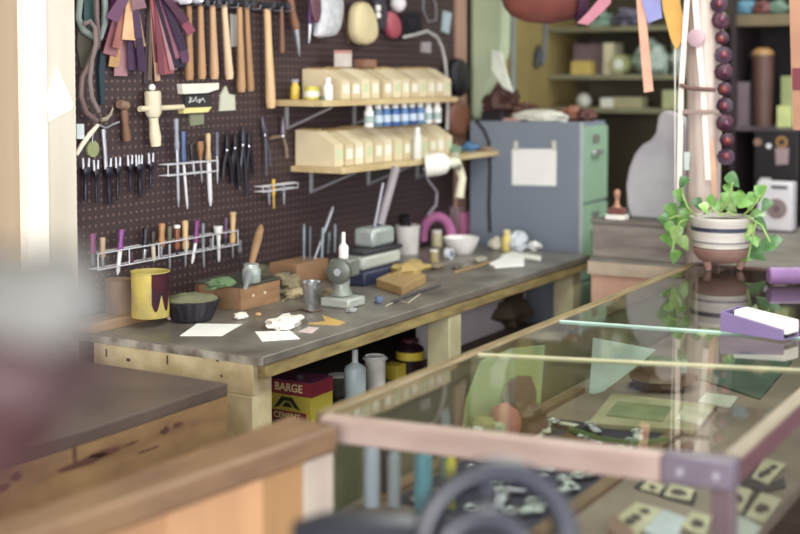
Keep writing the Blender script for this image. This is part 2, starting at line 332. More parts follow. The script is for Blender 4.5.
HAM = [((189, 6), (189.5, 80), 4, 'a8794f', 'brown wooden hammer handle, first in the row from the swatch fan'),
       ((200.5, 6), (202, 79), 4, 'b98a5e', 'wooden hammer handle hanging second in the row beside the swatch fan'),
       ((212.5, 6), (214.5, 79), 4.2, 'c79c72', 'wooden hammer handle, third in the hanging row from the swatches'),
       ((224, 5), (229.5, 79), 4, 'e0bf98', 'pale slanting wooden hammer handle before the grey paper tag'),
       ((239.5, 7), (241.5, 92), 4, 'b68a5c', 'long tan hammer handle, left one of a close touching pair'),
       ((246.5, 7), (250.5, 91), 3.6, 'a67b52', 'long brown hammer handle, right one of a close touching pair'),
       ((267, 9), (271, 108), 4.6, 'dfb684', 'longest pale hammer handle reaching down beside the upper shelf'),
       ((281.5, 9), (282, 53), 2.8, '7d543c', 'short dark brown hammer handle between the longest handle and the shelf')]
for a, b, r, h, lab in HAM:
    t = thing('hammer', PY(*b, YP-.03), lab, 'hammer', 'hammers hanging in a row')
    A, B = PY(*a, YP-.03), PY(*b, YP-.03); s_ = S(A)
    MB().rod(A, B, [(q, k*r*s_) for q, k in ((0, .75), (.3, .8), (.7, 1), (.93, 1.12), (1, .9))], 12).build('handle', M(h, .5, scale=6, stretch=(8, 8, 1)), t)
    hd = A+Vector((0, 0, .012)); MB().rod(hd-Vector((0, .031, 0)), hd+Vector((0, .031, 0)), [(0, .011), (.25, .011), (.35, .009), (.65, .009), (.8, .012), (1, .008)], 12).build('head', M('5c606c', .35, .6), t)
A, B = PY(186, 5, YP-.012), PY(288, 8, YP-.012); z = A.z+.004
rk = thing('hook_rail', (A.x, YP, z), 'dark metal rail holding the row of hammers at the top edge', 'rail')
MB().rng(A.x, B.x, YP-.02, YP+.001, z-.006, z+.002).build('bar', DSTEEL, rk)
for i in range(9):
    x = A.x+(B.x-A.x)*(i+.5)/9; MB().tube([(x, YP-.019, z-.002), (x, YP-.05, z-.002), (x, YP-.056, z+.012)], .0022, 6).build('hook', STEEL, rk)
P = [(231, 14), (238, 15), (238, 46), (231, 47)]
tag(P2(P, YP-.006, .0065, M('b9b8b4', .8), 'paper_tag'), 'grey paper tag hanging between the hammer handles', 'tag')
# leather swatches
def swatches(name, label, strips, hook):
    q = PY(hook[0], hook[1], YP-.02); t = thing(name, q, label, 'leather swatches', 'bundles of leather swatches')
    MB().tube([PY(hook[0]+8*math.cos(a), hook[1]+7*math.sin(a), YP-.02) for a in [i*math.pi/6 for i in range(12)]], .002, 6, close=True).build('ring', STEEL, t)
    MB().cyl((q.x, YP+.001, q.z+.02), (q.x, YP-.05, q.z+.02), .003).build('peg', STEEL, t)
    for i, (x0, y0, x1, y1, w, h) in enumerate(strips):
        Y = YP-.006-.0035*i; dx, dy = x1-x0, y1-y0; L = math.hypot(dx, dy); nx, ny = dy/L*w/2, -dx/L*w/2; 
        P2([(x0-nx*.7, y0-ny*.7), (x0+nx*.7, y0+ny*.7), (x1+nx, y1+ny), (x1-nx, y1-ny)], Y, .0032, M(h, .5, var=.2, scale=14), 'strip', t)
sw1 = [(118, -8, 106, 38, 11, '4a2440'), (120, -8, 112, 26, 14, '5f2d50'), (122, -8, 121, 76, 13, 'a3747c'), (124, -8, 114, 67, 10, 'b58a58'), (126, -8, 110, 55, 14, '8f5a60'),
       (128, -8, 137, 62, 12, '2f1f3c'), (130, -8, 133, 70, 9, '41274a'), (132, -8, 141, 47, 10, 'b3916e'), (128, -6, 117, 48, 9, '9e6058'), (134, -8, 143, 72, 8, '3a2040'), (132, -6, 129, 40, 13, 'dcae80'), (134, -8, 139, 38, 7, '4c3058'), (128, -8, 112, 20, 13, '6a3f62'), (136, -10, 140, 9, 14, '8a6470')]
swatches('leather_swatch_bundle', 'bundle of plum, rose and tan leather strips hanging straight beside the strap loops', sw1, (130, -10))
sw2 = [(150, -6, 146, 84, 5, '3a3038'), (152, -6, 150, 80, 4, '6b5348'), (152, 0, 158, 81, 5, 'c49a80'), (154, -6, 160, 62, 9, '6d3140'), (154, -6, 168, 74, 13, 'a0555c'), (156, -6, 162, 74, 6, '7c3c4a'), (157, -6, 174, 70, 7, 'b28088'),
       (158, -6, 181, 67, 11, '262036'), (160, -6, 179, 58, 6, '8f5868'), (162, -6, 187, 62, 9, '5b3556'), (163, -6, 184, 50, 8, '32203c'), (164, -8, 192, 33, 9, '8d4058'), (162, -8, 186, 22, 9, '4f2640')]
swatches('leather_swatch_fan', 'wide fan of rose, plum and black leather strips beside the hammer row', sw2, (156, -9))
# strap loops, top left
def loop(name, label, cat, pts, r, mat, y=.02, ov=None, group=None):
    return tag(MB().tube([PY(a, b, YP-y) for a, b in pts], [r*.0032]*len(pts), 8).build(name, mat), label, cat, group)
loop('strap_loop', 'grey-green strap looped at the top left corner of the tool wall', 'strap', [(82, -20), (80, 0), (78, 18), (83, 30), (92, 36), (100, 38), (104, 25), (105, 8), (103, -20)], 3.2, M('7d8a84', .6), .013, group='strap loops')
loop('strap_loop', 'brown strap loop hanging lowest, beside the dark teal strap', 'strap', [(96, -15), (97, 20), (98, 44), (90, 62), (82, 78), (81, 96), (86, 112), (97, 121)], 2.4, M('6d5754', .6), .024, group='strap loops')
loop('strap_loop', 'grey-brown strap curving beside the olive leather flap', 'strap', [(84, 24), (90, 21), (95, 28), (96, 44), (92, 60), (90, 80), (92, 98), (99, 112)], 2.2, M('7a6b68', .6), .034, group='strap loops')
tag(P2([(84, -10), (97, -10), (98, 18), (94, 30), (84, 22)], YP-.008, .009, M('2c4a48', .6), 'leather_flap'), 'dark teal leather flap inside the grey-green strap loop', 'leather piece')
tag(P2([(79, 22), (91, 22), (93, 50), (90, 70), (81, 68), (77, 45)], YP-.006, .007, M('4a4638', .6), 'leather_flap'), 'olive leather flap below the grey-green strap loop', 'leather piece')
tag(P2([(101, 50), (105, 56), (105, 104), (101, 104), (99, 70)], YP-.012, .0125, M('1e3440', .5), 'teal_strap'), 'narrow dark teal strap pointed at its top, under the plum swatches', 'strap')
# hooks and odd tools below
wt('brown_mallet', 'small brown mallet beside the cross-shaped cream mallet', 'mallet', [('handle', BRNW, (124, 110), (127, 141), sc_(H1, 4)), ('head', M('8a6a58', .5), (119, 104), (127, 106), [(0, 4.5), (.5, 5.2), (1, 4.5)])], .017)
t = wt('cream_mallet', 'cream wooden cross-shaped tool with a sliding bar and white knob', 'tool', [('body', M('ddd2b4', .5), (152.5, 91), (153.5, 117), [(0, 7.5), (.08, 8.4), (.85, 8.2), (1, 6)]), ('handle', M('e3d6b4', .5), (153.5, 117.5), (156, 146), [(0, 4.8), (.2, 4.6), (.7, 6), (1, 5)]), ('cross_bar', M('d8cba8', .5), (139.5, 109), (183, 107), [(0, 3), (1, 2.8)]), ('knob', WHITE, (152, 84), (152, 90.5), [(0, 1.5), (.3, 3.4), (.8, 3.4), (1, 2)])], .03)
MB().cyl(PY(153, 100, YP+.001), PY(153, 100, YP-.01), .004).build('peg', STEEL, t)
t = thing('curved_hook', PY(76, 156, YP-.015), 'cream curved handle with a silver hooked wire, above the dark fork punches', 'hook')
MB().tube([PY(a, b, YP-.015) for a, b in ((76, 155), (82, 145), (90, 134), (98, 125))], [.007, .0075, .008, .006], 8).build('handle', M('ddd2c0', .5), t)
MB().tube([PY(a, b, YP-.008) for a, b in ((98, 125), (106, 128), (114, 124), (119, 122))], .0035, 8).build('wire', STEEL, t)
MB().tube([PY(a, b, YP-.008) for a, b in ((101, 120), (106, 119), (110, 115), (113, 108))], [.007, .007, .005, .003], 8).build('spur', M('9c947c', .5), t)
t = wt('silver_rod', 'slim silver rod pointing down past the curved cream hook', 'tool', [('shaft', STEEL, (103, 129), (106, 167), [(0, 2.6), (1, 2)])], .008)
t = thing('disc_scraper', PY(92, 157, YP-.01), 'round olive-green disc hung under the cream curved handle', 'disc')
a = PY(92, 149, YP-.003); MB().cyl(a+Vector((0, .004, 0)), a-Vector((0, .006, 0)), 8.2*S(a), n=24).build('disc', M('8f9464', .5), t)
MB().tube([PY(92, 143, YP-.011), PY(93, 134, YP-.011)], .002, 6).build('wire', STEEL, t)
tag(P2([(76.5, 124), (84, 124), (84.5, 139), (77, 139)], YP-.014, .0145, M('c5d0d2', .5), 'white_block'), 'small pale blue-white block at the edge of the cream board', 'block')
# sign holder and cards
t = thing('sample_holder', PY(198, 113, YP-.01), 'white bar, black scribbled card and yellow bar fixed as one holder', 'holder')
P2([(182, 84), (219, 83), (219, 89), (207, 93), (183, 94)], YP-.022, .023, M('e4e0d0', .5), 'top_bar', t)
P2([(185, 95), (210, 94), (210, 106.5), (185, 107)], YP-.008, .009, M('2a2a30', .5), 'card', t)
P2([(183, 108), (212, 107), (208, 112), (184, 113.5)], YP-.022, .023, M('e6d98a', .5), 'bottom_bar', t)
MB().tube([PY(a, b, YP-.0095) for a, b in ((189, 103), (192, 98), (190, 97), (190, 102), (194, 101), (196, 97), (197, 102), (200, 99), (199, 103), (203, 98), (205, 102))], .0016, 6).build('scribble', M('d9d9d9', .5), t)
tag(P2([(190, 114), (204, 113), (204, 124), (191, 126)], YP-.006, .007, M('7f8468', .6), 'green_tag'), 'small grey-green tag under the yellow bar', 'tag')
tag(P2([(221, 95), (226, 86), (229, 94), (235, 95), (235.5, 110), (220, 111)], YP-.006, .007, M('c9ccb4', .6), 'pale_tag'), 'pale grey-green tag with a pointed tip, below the close hammer pair', 'tag')
# fork punches
FK = [(86, 160, 202, 'the one nearest the cream board'), (96, 162, 203, 'second from the cream board'), (108, 160, 204, 'third from the cream board, hung lowest'), (118, 159, 200, 'fourth, in the middle of the row'), (130, 157, 192, 'fifth, shorter and slim'), (139, 157, 197, 'sixth, with a broad silver tip'), (151, 155, 189, 'last, nearest the wire rack')]
for i, (x, y0, y1, w) in enumerate(FK):
    t = thing('fork_punch', PY(x, y1, YP-.014), 'dark steel fork punch in a row of seven, '+w, 'punch', 'fork punches on the tool wall')
    wd = 5 if i in (0, 5, 2) else 3.6
    A, B = PY(x, y0+7, YP-.014), PY(x+.5+(i % 3-1), y1, YP-.014); s_ = S(A)
    MB().rod(A, B, [(0, wd*s_*.8), (.12, wd*s_), (.25, wd*s_*.7), (.35, wd*s_*.45), (.6, wd*s_*.55), (1, wd*s_*.4)], 10).build('handle', M('201d2c', .35, .3), t)
    for k in (-1, 1) if i != 5 else (-1, 0, 1):
        MB().cyl(PY(x+k*wd*.62, y0-2, YP-.014), PY(x+k*wd*.5, y0+9, YP-.014), .0028, .004, 8).build('prong', M('d0d2da', .35, .3), t)
    MB().cyl(PY(x, y0+11, YP+.001), PY(x, y0+11, YP-.012), .003, n=8).build('peg', STEEL, t)
# wire racks
def rack(name, label, a, b, dy, legs):
    A, B = PY(*a, YP-.038), PY(*b, YP-.038); z = A.z; z2 = PY(a[0], a[1]+dy, YP-.038).z
    t = thing(name, (A.x, YP, z2), label, 'rack', 'wire tool racks')
    for zz in (z, z2):
        for y in (YP-.038, YP-.008): MB().tube([(A.x, y, zz), (B.x, y, zz)], .0024, 6).build('wire', M('d4d4da', .4, .2), t)
    for i in range(legs):
        x = A.x+(B.x-A.x)*i/(legs-1)
        MB().tube([(x, YP+.001, z), (x, YP-.038, z), (x, YP-.038, z2), (x, YP+.001, z2)], .002, 6).build('bracket', M('d4d4da', .4, .2), t)
rack('wire_rack', 'upper short wire rack holding the long silver rod and white-bladed tool', (168, 165), (218, 160), 11, 3)
rack('wire_rack', 'long low wire rack holding the row of coloured-handled chisels', (98, 254), (238, 233), 16, 6)
rack('wire_rack', 'smallest wire rack holding the yellow-handled tool', (263, 187), (298, 182.5), 5, 2)
# tools in racks: (x0,y0)-(x1,y1) handle, (x2,y2) blade end, handle radius, handle hex, blade radius, blade mat, label
WB = M('e6e6ea', .4, .2)
RT = [((176, 118), (177, 150), (178.5, 207), 2.5, '8f93a0', 2, STEEL, 'longest silver steel rod standing in the upper wire rack'),
      ((183, 131), (183.5, 162), (187.5, 209), 2.8, '4a5f8c', 1.6, WB, 'blue-handled awl with a thin white shaft in the upper rack'),
      ((191, 143), (192, 160), (195, 176), 2.6, '1d1a20', 1.6, STEEL, 'short black-handled awl in the upper wire rack'),
      ((200, 141), (200.5, 160), (202, 183), 3.0, '9a6a44', 1.2, STEEL, 'brown pear-handled awl in the upper wire rack'),
      ((208, 133), (208.5, 162), (210.5, 206), 2.8, 'c9ab80', 2.6, WB, 'cream-handled tool with a broad white blade in the upper rack'),
      ((217, 132), (217, 156), (217.5, 184), 2, '5a6278', 1.3, STEEL, 'grey-blue slim punch at the end of the upper rack'),
      ((268.5, 186), (269, 194), (269.5, 205), 1.8, '7b8090', 1.2, STEEL, 'silver stub tool left of the yellow one in the smallest rack'),
      ((273.5, 179), (273.5, 195), (274, 209), 1.9, 'e0b03c', 1.2, M('caa24a', .5), 'yellow-handled awl in the smallest wire rack'),
      ((283.5, 185), (284, 193), (284, 205), 1.7, '7b8090', 1.2, STEEL, 'silver stub tool right of the yellow one in the smallest rack'),
      ((92.5, 233), (92.5, 254), (93, 266), 3.4, '7d3a66', 1.8, M('6c7a80', .4), 'plum-handled chisel at the dim end of the long low rack'),
      ((102.5, 237), (102.5, 257), (103, 270), 3.3, 'b59a78', 1.6, STEEL, 'dull tan-handled chisel second in the long low rack'),
      ((121.5, 229), (120, 251), (117.5, 275), 3, '86408c', 2.4, WB, 'bright purple-handled chisel leaning in the long low rack'),
      ((131, 252), (131.5, 263), (132, 270), 2.4, '4a2140', 1.2, DSTEEL, 'short dark plum stub beside the bright purple chisel'),
      ((146, 227), (145, 249), (144, 262), 3.6, '16141c', 1.8, STEEL, 'stout black-handled chisel in the long low rack'),
      ((153, 231), (153, 245), (154, 262), 2.8, '3a2a24', 2.2, M('d8c8b0', .5), 'dark-handled chisel with a pale cream shaft in the low rack'),
      ((162, 223), (161.5, 246), (161, 258), 3.4, 'b3814e', 1.6, STEEL, 'amber wooden chisel handle right of the cream-shafted one'),
      ((169.5, 226), (169.5, 244), (169.8, 270), 2.8, '5d5a48', 1.4, STEEL, 'olive-handled awl with a long silver spike in the low rack'),
      ((177, 227), (177, 249), (177.5, 261), 3, '8a4a2c', 1.4, DSTEEL, 'red-brown chisel handle with a white cap in the low rack'),
      ((185, 220), (185.5, 249), (185.5, 267), 3.4, 'd2b078', 1.3, STEEL, 'pale wooden chisel handle, tallest in the long low rack'),
      ((197, 220), (195.5, 243), (192, 264), 2.8, '7d2f72', 1.8, WB, 'magenta-handled chisel with a white leaning blade'),
      ((203, 223), (203.2, 245), (204, 268), 1.8, '80828c', 1.4, STEEL, 'thin grey steel rod right of the magenta chisel'),
      ((211, 238), (211, 250), (211.5, 264), 1.6, '6d7078', 1.3, DSTEEL, 'short grey steel rod left of the flared white chisel'),
      ((218, 226), (218.5, 240), (219, 262), 3.0, 'eceae4', 1.8, WB, 'white chisel with a flared flat top in the low rack'),
      ((226, 217), (225.5, 238), (226, 262), 2.0, '5c3a5e', 1.2, DSTEEL, 'slim plum-handled awl right of the flared white chisel'),
      ((233, 214), (232.5, 243), (233, 258), 3.0, 'cda873', 1.3, STEEL, 'tan wooden chisel handle with a square cap near the rack end'),
      ((239.5, 240), (240, 252), (240, 267), 2.4, '6f727c', 1.8, DSTEEL, 'grey steel bar at the far end of the long low rack')]
for a, b, c, r, h, rb, bm_, lab in RT:
    pr = H1 if h not in ('9a6a44', 'eceae4') else ([(0, 1.1), (.3, 1.25), (.8, .6), (1, .5)] if h == '9a6a44' else [(0, 1.6), (.45, 1.3), (.6, .8), (1, .7)])
    pr = [(0, .01)]+[(max(.02, t_), k_) for t_, k_ in pr]
    t = wt('awl' if 'awl' in lab else 'chisel' if 'chisel' in lab else 'steel_tool', lab, 'hand tool', [('handle', M(h, .42), a, b, sc_(pr, r)), ('blade', bm_, b, c, [(0, rb), (.85, rb*.85), (1, rb*.3)])], .0365-r*1.12*.0031, 'hand tools in the wire racks')
    if 'cap' in lab: MB().cyl(PY(a[0], a[1]-2, YP-.027), PY(a[0], a[1]+1, YP-.027), .0105).build('cap', WHITE if 'white' in lab else TANW, t)
# pliers
def pliers(name, label, top, piv, l, r_, mat, th=1.6, grip=None, off=.014):
    t = thing(name, PY(*max(l, r_, key=lambda q: q[1]), YP-off), label, 'pliers', 'pliers on the tool wall')
    s_ = S(PY(*piv, YP-off))
    MB().rod(PY(*top, YP-off), PY(piv[0], piv[1]+2, YP-off), [(0, 1*s_), (.4, 2.4*s_), (.8, 3.2*s_), (1, 2*s_)], 10).build('jaws', mat, t)
    for e_ in (l, r_):
        m_ = ((piv[0]+e_[0])/2+(e_[0]-piv[0])*.28, (piv[1]+e_[1])/2)
        MB().tube([PY(*piv, YP-off), PY(*m_, YP-off), PY(*e_, YP-off)], [th*s_, th*s_*1.15, th*s_*.9], 8).build('handle', grip or mat, t)
    MB().cyl(PY(*piv, YP+.001), PY(*piv, YP-off-.008), .003, n=8).build('pivot', STEEL, t)
DK = M('1a1822', .4, .3)
pliers('pliers', 'black pliers hanging leftmost in the dark cluster right of the upper rack', (227, 131), (227, 150), (223, 178), (232, 183), DK, 2.4)
pliers('pliers', 'black pliers in the middle of the dark cluster', (235, 131), (235, 148), (232, 172), (239, 186), DK, 2.6)
pliers('pliers', 'dark pliers with long silver legs at the right of the cluster', (243, 126), (243, 145), (240, 190), (246.5, 197), M('3a3a46', .35, .5), 1.5)
pliers('pliers', 'black pliers with short jaws tucked beside the long silver legs', (249, 130), (249, 146), (247, 170), (253, 176), DK, 2)
pliers('pliers', 'bent grey pliers hanging alone left of the shelf bins', (262, 117), (265, 135), (266, 176), (270, 166), M('5e5a68', .35, .5), 1.5)
pliers('pliers', 'pliers with a tan leather grip and spread jaws beside the lower bins', (283, 117), (283, 136), (270, 139), (287, 158), M('6f6a74', .35, .5), 1.6, M('86705f', .5))
# upper right of the wall
wt('awl', 'brown-handled steel spike hanging at the top, left of the white bag', 'hand tool', [('handle', M('8a5c44', .5), (289, -6), (296, 29), sc_(H1, 4)), ('blade', STEEL, (296, 29), (299.5, 56), [(0, 3), (.5, 2.2), (1, .6)])], .03)
wt('awl', 'purple-handled awl hanging at the top against the white bag', 'hand tool', [('handle', M('5f3566', .5), (310, -6), (310, 24), sc_(H1, 3)), ('blade', STEEL, (310, 24), (309, 43), [(0, 2.4), (1, .8)])], .03)
def soft(name, label, cat, pts, th, mat, y=None, group=None):
    """soft hanging thing: outline in px, puffed around its middle"""
    y = y or YP-th; c = (sum(p[0] for p in pts)/len(pts), sum(p[1] for p in pts)/len(pts)); n = len(pts)
    m = MB(); vs = []; rings = [(1, 0), (.97, .5), (.8, .85), (.45, 1)]
    for sgn in (1, -1):
        for k, d in rings:
            vs += [PY(c[0]+(p[0]-c[0])*k, c[1]+(p[1]-c[1])*k, y)+Vector((0, sgn*d*th, 0)) for p in pts]
        vs.append(PY(*c, y)+Vector((0, sgn*th*1.04, 0)))
    fs = []; h = 4*n+1
    for s_ in (0, 1):
        o = s_*h
        for j in range(3):
            for i in range(n):
                q = (i+1) % n; fs.append((o+j*n+i, o+j*n+q, o+(j+1)*n+q, o+(j+1)*n+i))
        for i in range(n): fs.append((o+3*n+i, o+3*n+(i+1) % n, o+4*n))
    for i in range(n): fs.append((i, (i+1) % n, h+(i+1) % n, h+i))
    # weld the two zero-depth rims
    o = m.add(vs, fs[:-n]).build(name, mat)
    mod = o.modifiers.new('weld', 'WELD'); mod.merge_threshold = .0005
    mod = o.modifiers.new('sub', 'SUBSURF'); mod.levels = mod.render_levels = 1
    return tag(o, label, cat, group)
soft('plastic_bag', 'crumpled white plastic bag hanging above the shelf bins', 'bag', [(314, -15), (339, -15), (342, 5), (339, 25), (335, 38), (322, 37), (313, 40), (318, 20)], .03, M('d6d8dc', .35, h2='aeb2b8', scale=30))
soft('leather_wallet', 'brown-mauve leather piece hanging against the white bag', 'leather piece', [(309, -12), (320, -12), (322, 15), (317, 28), (311, 15)], .008, M('6a4450', .5), YP-.062)
soft('cream_pouch', 'rounded cream leather pouch hanging at the top of the wall', 'pouch', [(353, 4), (358, 1), (365, 1), (371, 10), (376, 30), (374, 41), (366, 46), (356, 45), (351, 36), (351, 18)], .035, M('d8c898', .6))
soft('dark_cloth', 'dark charcoal cloth hanging beside the cream pouch', 'cloth', [(370, -10), (384, -10), (386, 20), (383, 34), (376, 30)], .02, M('3a3440', .8))
wt('white_clip', 'small white clip in front of the dark charcoal cloth', 'clip', [('body', WHITE, (378, 5), (378, 11), [(0, 2), (.3, 3), (1, 2.4)]), ('foot', WHITE, (378, 12), (378, 18), [(0, 1.6), (.5, 3), (1, 2.4)])], .042)
soft('red_pouch', 'rose-red leather pouch hanging beside the white ball', 'pouch', [(384, 8), (394, 12), (401, 24), (400, 38), (390, 41), (385, 28)], .024, M('b0505c', .5))
tag(MB().blob(PY(398, 3, YP-.045), (.033, .033, .036), 3, .08, flat=False).build('white_ball', M('e2e0e4', .6)), 'white ball of cord hanging above the rose-red pouch', 'ball')
t = thing('camera_box', PY(412, 36, YP-.03), 'black box-shaped case hanging on the wall behind the grey hose', 'case')
P2([(401, 15), (420, 12), (423, 33), (403, 36)], YP-.05, .051, M('1b1822', .4), 'body', t); P2([(408, 20), (416, 18), (417, 26), (409, 28)], YP-.056, .0062, M('2b2833', .3), 'front_plate', t)
loop('hose', 'pale grey hose curving over the right end of the upper bins', 'hose', [(404, 37), (414, 35), (427, 31), (437, 37), (442, 47), (445, 60), (448, 90), (447, 130)], 2.2, M('b5b2b2', .5), .10)
loop('cord_loop', 'grey wire loop hanging above the pale hose', 'cord', [(424, -10), (423, 10), (428, 22), (436, 20), (436, 6), (431, -10)], 1.2, M('8d8a92', .5), .004)
tag(P2([(444, 11), (452, 13), (449, 34), (442, 31)], YP-.006, .0065, M('a9bcc4', .6), 'blue_tag'), 'pale blue tag hanging near the end of the tool wall', 'tag')
tag(P2([(423, 42), (431, 42), (431, 53), (423, 52)], YP-.012, .0125, M('a8a0a2', .6), 'grey_tag'), 'grey-white tag beneath the curve of the pale hose', 'tag')
loop('cord', 'thin brown cord hanging down to the small box on the bins', 'cord', [(342, -10), (343, 14), (347, 32), (349, 44)], .9, M('7a5c40', .6), .003)
struct(MB().rng(PY(456, 50, YP-.01).x, PY(466, 50, YP-.01).x, YP-.014, YP+.03, .3, 2.3), 'trim_3', M('b8907c', .6, h2='9c7866', scale=4, stretch=(3, 3, .5)))
soft('black_pouch', 'black leather pouch at the right end of the upper bins', 'pouch', [(448, 58), (461, 56), (467, 68), (467, 90), (460, 100), (450, 94)], .03, BLACK, YP-.046)
soft('brown_pouch', 'brown leather pouch hanging below the black pouch', 'pouch', [(446, 106), (457, 99), (466, 101), (469, 120), (464, 137), (451, 138), (445, 122)], .03, M('7d4e38', .5), YP-.046)

for px, py, lab in ((181, 0, 'white round spool at the top between the swatch fan and first hammer'), (193, -1, 'white round spool at the top above the first hammers')):
    q = PY(px, py, YP-.05); m = MB(); m.rod((q.x, YP-.085, q.z), (q.x, YP+.0, q.z), [(0, .012), (.1, .015), (.4, .015), (.45, .006), (1, .005)], 14); tag(m.build('white_spool', M('dcdce4', .4)), lab, 'spool', 'white spools above the hammers')
# ================================================================== WALL SHELVES AND BINS
def shelf(label, x0, x1, yf, ztop, brx):
    t = thing('wall_shelf', (x0, YP, ztop), label, 'shelf', 'shelves on the tool wall')
    MB().rng(x0, x1, yf, YP-.0005, ztop-.022, ztop).build('board', M('d3bd8c', .55, h2='bba06c', scale=5, stretch=(1, 6, 6)), t, bevel=.002)
    for x in brx:
        b = MB().rng(x-.008, x+.008, YP-.006, YP, ztop-.11, ztop-.0225).build('bracket', M('b4b4ba', .4, .4), t)
        MB().tube([(x, YP-.005, ztop-.105), (x, yf+.03, ztop-.026)], .005, 6).build('brace', M('a4a4ac', .4, .4), b)
    return t
ZU, ZL = 1.6+(1.516-1.6)*K, 1.6+(1.282-1.6)*K
shelf('upper pale wooden shelf on the tool wall, carrying the first row of bins', 3.66*K-.07, 4.64*K-.1, 2.42*K, ZU, (3.74*K-.06, 4.12*K, 4.5*K-.06))
shelf('lower pale wooden shelf on the tool wall, carrying the second row of bins', 3.73*K-.025, 4.96*K, 2.42*K, ZL, (3.86*K-.03, 4.22*K, 4.6*K))
def bins(z, x0, n, gaps, row, h, first):
    x = x0; k = 0
    while k < n:
        w = .066*K
        if k in gaps: x += gaps[k]
        hh = h+rnd.uniform(-.004, .004)
        pos = 'end bin with its whole side showing' if k == 0 else ('last bin at the far end' if k == n-1 else 'bin number %s from the near end' % ['one','two','three','four','five','six','seven','eight','nine','ten','eleven','twelve','thirteen'][k])
        t = thing('cardboard_bin', (x+w/2, 2.55*K, z), 'narrow tan cardboard bin on the %s shelf, %s' % (row, pos), 'bin', 'bins on the %s shelf' % row)
        m = MB(); yf = 2.465*K; yb = YP-.006
        pr = [(yf, z+.0003), (yb, z+.0003), (yb, z+hh*1.02), (yf+.075, z+hh*.99), (yf, z+hh*.62)]
        m.prism([(x, a, b) for a, b in pr], (w-.014, 0, 0)); m.build('body', M(['dccba4', 'cfbd96', 'e2d3b0'][k % 3], .7, var=.08), t, smooth=False, bevel=.0015)
        MB().rng(x+.008, x+w-.022, yf-.0012, yf+.0005, z+hh*.2, z+hh*.5).build('label_card', M(['e3e6cf', 'c6d2a8', 'eceadb'][(k*2+n) % 3], .7, var=.04), t, smooth=False)
        MB().rng(x+.006, x+w-.02, yf+.09, yb-.01, z+hh*.985, z+hh*1.05).build('rim', M('b3945f', .7), t, smooth=False)
        x += w; k += 1
bins(ZU, 3.80*K-.03, 12, {4: .022}, 'upper', .112, 0)
bins(ZL, 3.785*K-.06, 13, {6: .012}, 'lower', .126, 0)
def bottle(name, label, cat, c, r, h, hb, mat, capmat=None, lab=None, neck=.4, group=None, caph=.16, labr=(.2, .6), n=20):
    c = V(c); t = thing(name, c, label, cat, group)
    MB().lathe(c, [(r*.92, 0), (r, h*.03), (r, h*hb), (r*.85, h*(hb+.06)), (r*neck, h*(hb+.14)), (r*neck, h*(1-caph))], n).build('body', mat, t)
    if capmat: MB().lathe(c, [(r*neck*1.25, h*(1-caph)), (r*neck*1.25, h*.98), (r*neck*1.0, h)], n).build('cap', capmat, t)
    if lab: MB().lathe(c, [(r*1.01, h*labr[0]), (r*1.025, h*labr[0]+.0005), (r*1.025, h*labr[1]), (r*1.01, h*labr[1]+.0005)], n).build('label_band', lab, t)
    return t
for px, yt, w, mat, cap, lab, hb, nk, text_ in ((295, 77, 9, M('e3c243', .4), M('9a98a4', .5), None, .6, .7, 'small yellow bottle with a grey cap at the near end of the upper shelf'),
        (312, 83, 16, M('d9cc58', .4), None, M('f0eede', .6), .8, .9, 'squat yellow jar with a white label between two bottles on the upper shelf'), (328, 75, 10, M('f4f3f0', .4), WHITE, None, .62, .5, 'slim white bottle in front of the end bin on the upper shelf')):
    q = PX(px, 97, 3.74*K-.06); s_ = S(q); bottle('bottle', text_, 'bottle', (q.x, q.y, ZU), w*s_/2, (97-yt)*s_*1.02, hb, mat, cap, lab, nk, 'bottles on the upper shelf')
t = thing('loose_cap', (3.70*K-.05, 2.47*K, ZU), 'small dark and yellow cap lying before the yellow jar', 'cap')
MB().lathe((3.70*K-.05, 2.47*K, ZU), [(.009, 0), (.009, .012), (.007, .014)]).build('body', M('5a6a44', .5), t)
# dye bottles under the upper shelf
DB = [(369, 'e6e6ea', 'white-bodied dye bottle under the upper shelf, nearest the wall end'), (378, '5f7f9a', 'grey-blue dye bottle under the upper shelf, second of its row'), (386, '3f6fae', 'blue dye bottle under the upper shelf, third of its row'), (395, '2f5ea6', 'deep blue dye bottle under the upper shelf, fourth of its row'),
      (404, '4a7ab2', 'mid blue dye bottle under the upper shelf, fifth of its row'), (412, '2c4f92', 'dark blue dye bottle under the upper shelf, sixth of its row'), (420, '4878a8', 'blue dye bottle under the upper shelf, seventh of its row'), (428, 'dfe3e6', 'pale dye bottle under the upper shelf, eighth of its row'), (437, 'e8e8e6', 'pale dye bottle hanging last under the upper shelf')]
for px, h, lab in DB:
    q = PY(px, 110, 2.45*K); t = thing('dye_bottle', (q.x, q.y, ZU-.105), lab, 'bottle', 'dye bottles under the upper shelf'); c = V(q.x, q.y, ZU-.105)
    MB().lathe(c, [(.016, 0), (.018, .004), (.018, .058), (.011, .066)], 16).build('body', M(h, .3), t)
    MB().lathe(c, [(.0125, .0662), (.0125, .0832)], 16).build('cap', WHITE, t)
    MB().lathe(c, [(.0182, .015), (.0186, .0155), (.0186, .042), (.0182, .0425)], 16).build('label_band', M('b9cbe0' if h[0] in '2345' else '9fb6b0', .6), t)
q = PY(340, 67, 2.56*K)
def boxon(name, label, cat, x, y, z, dx, dy, dz, mat, rz=0, group=None, lid=None):
    t = thing(name, (x, y, z), label, cat, group)
    k = .82 if lid else 1
    MB().box((x, y, z+dz*k/2), (dx, dy, dz*k), rz).build('body', mat, t, smooth=False, bevel=.0015)
    if lid: MB().box((x, y, z+dz*.91), (dx*1.03, dy*1.03, dz*.178), rz).build('lid', lid, t, smooth=False, bevel=.0015)
    return t
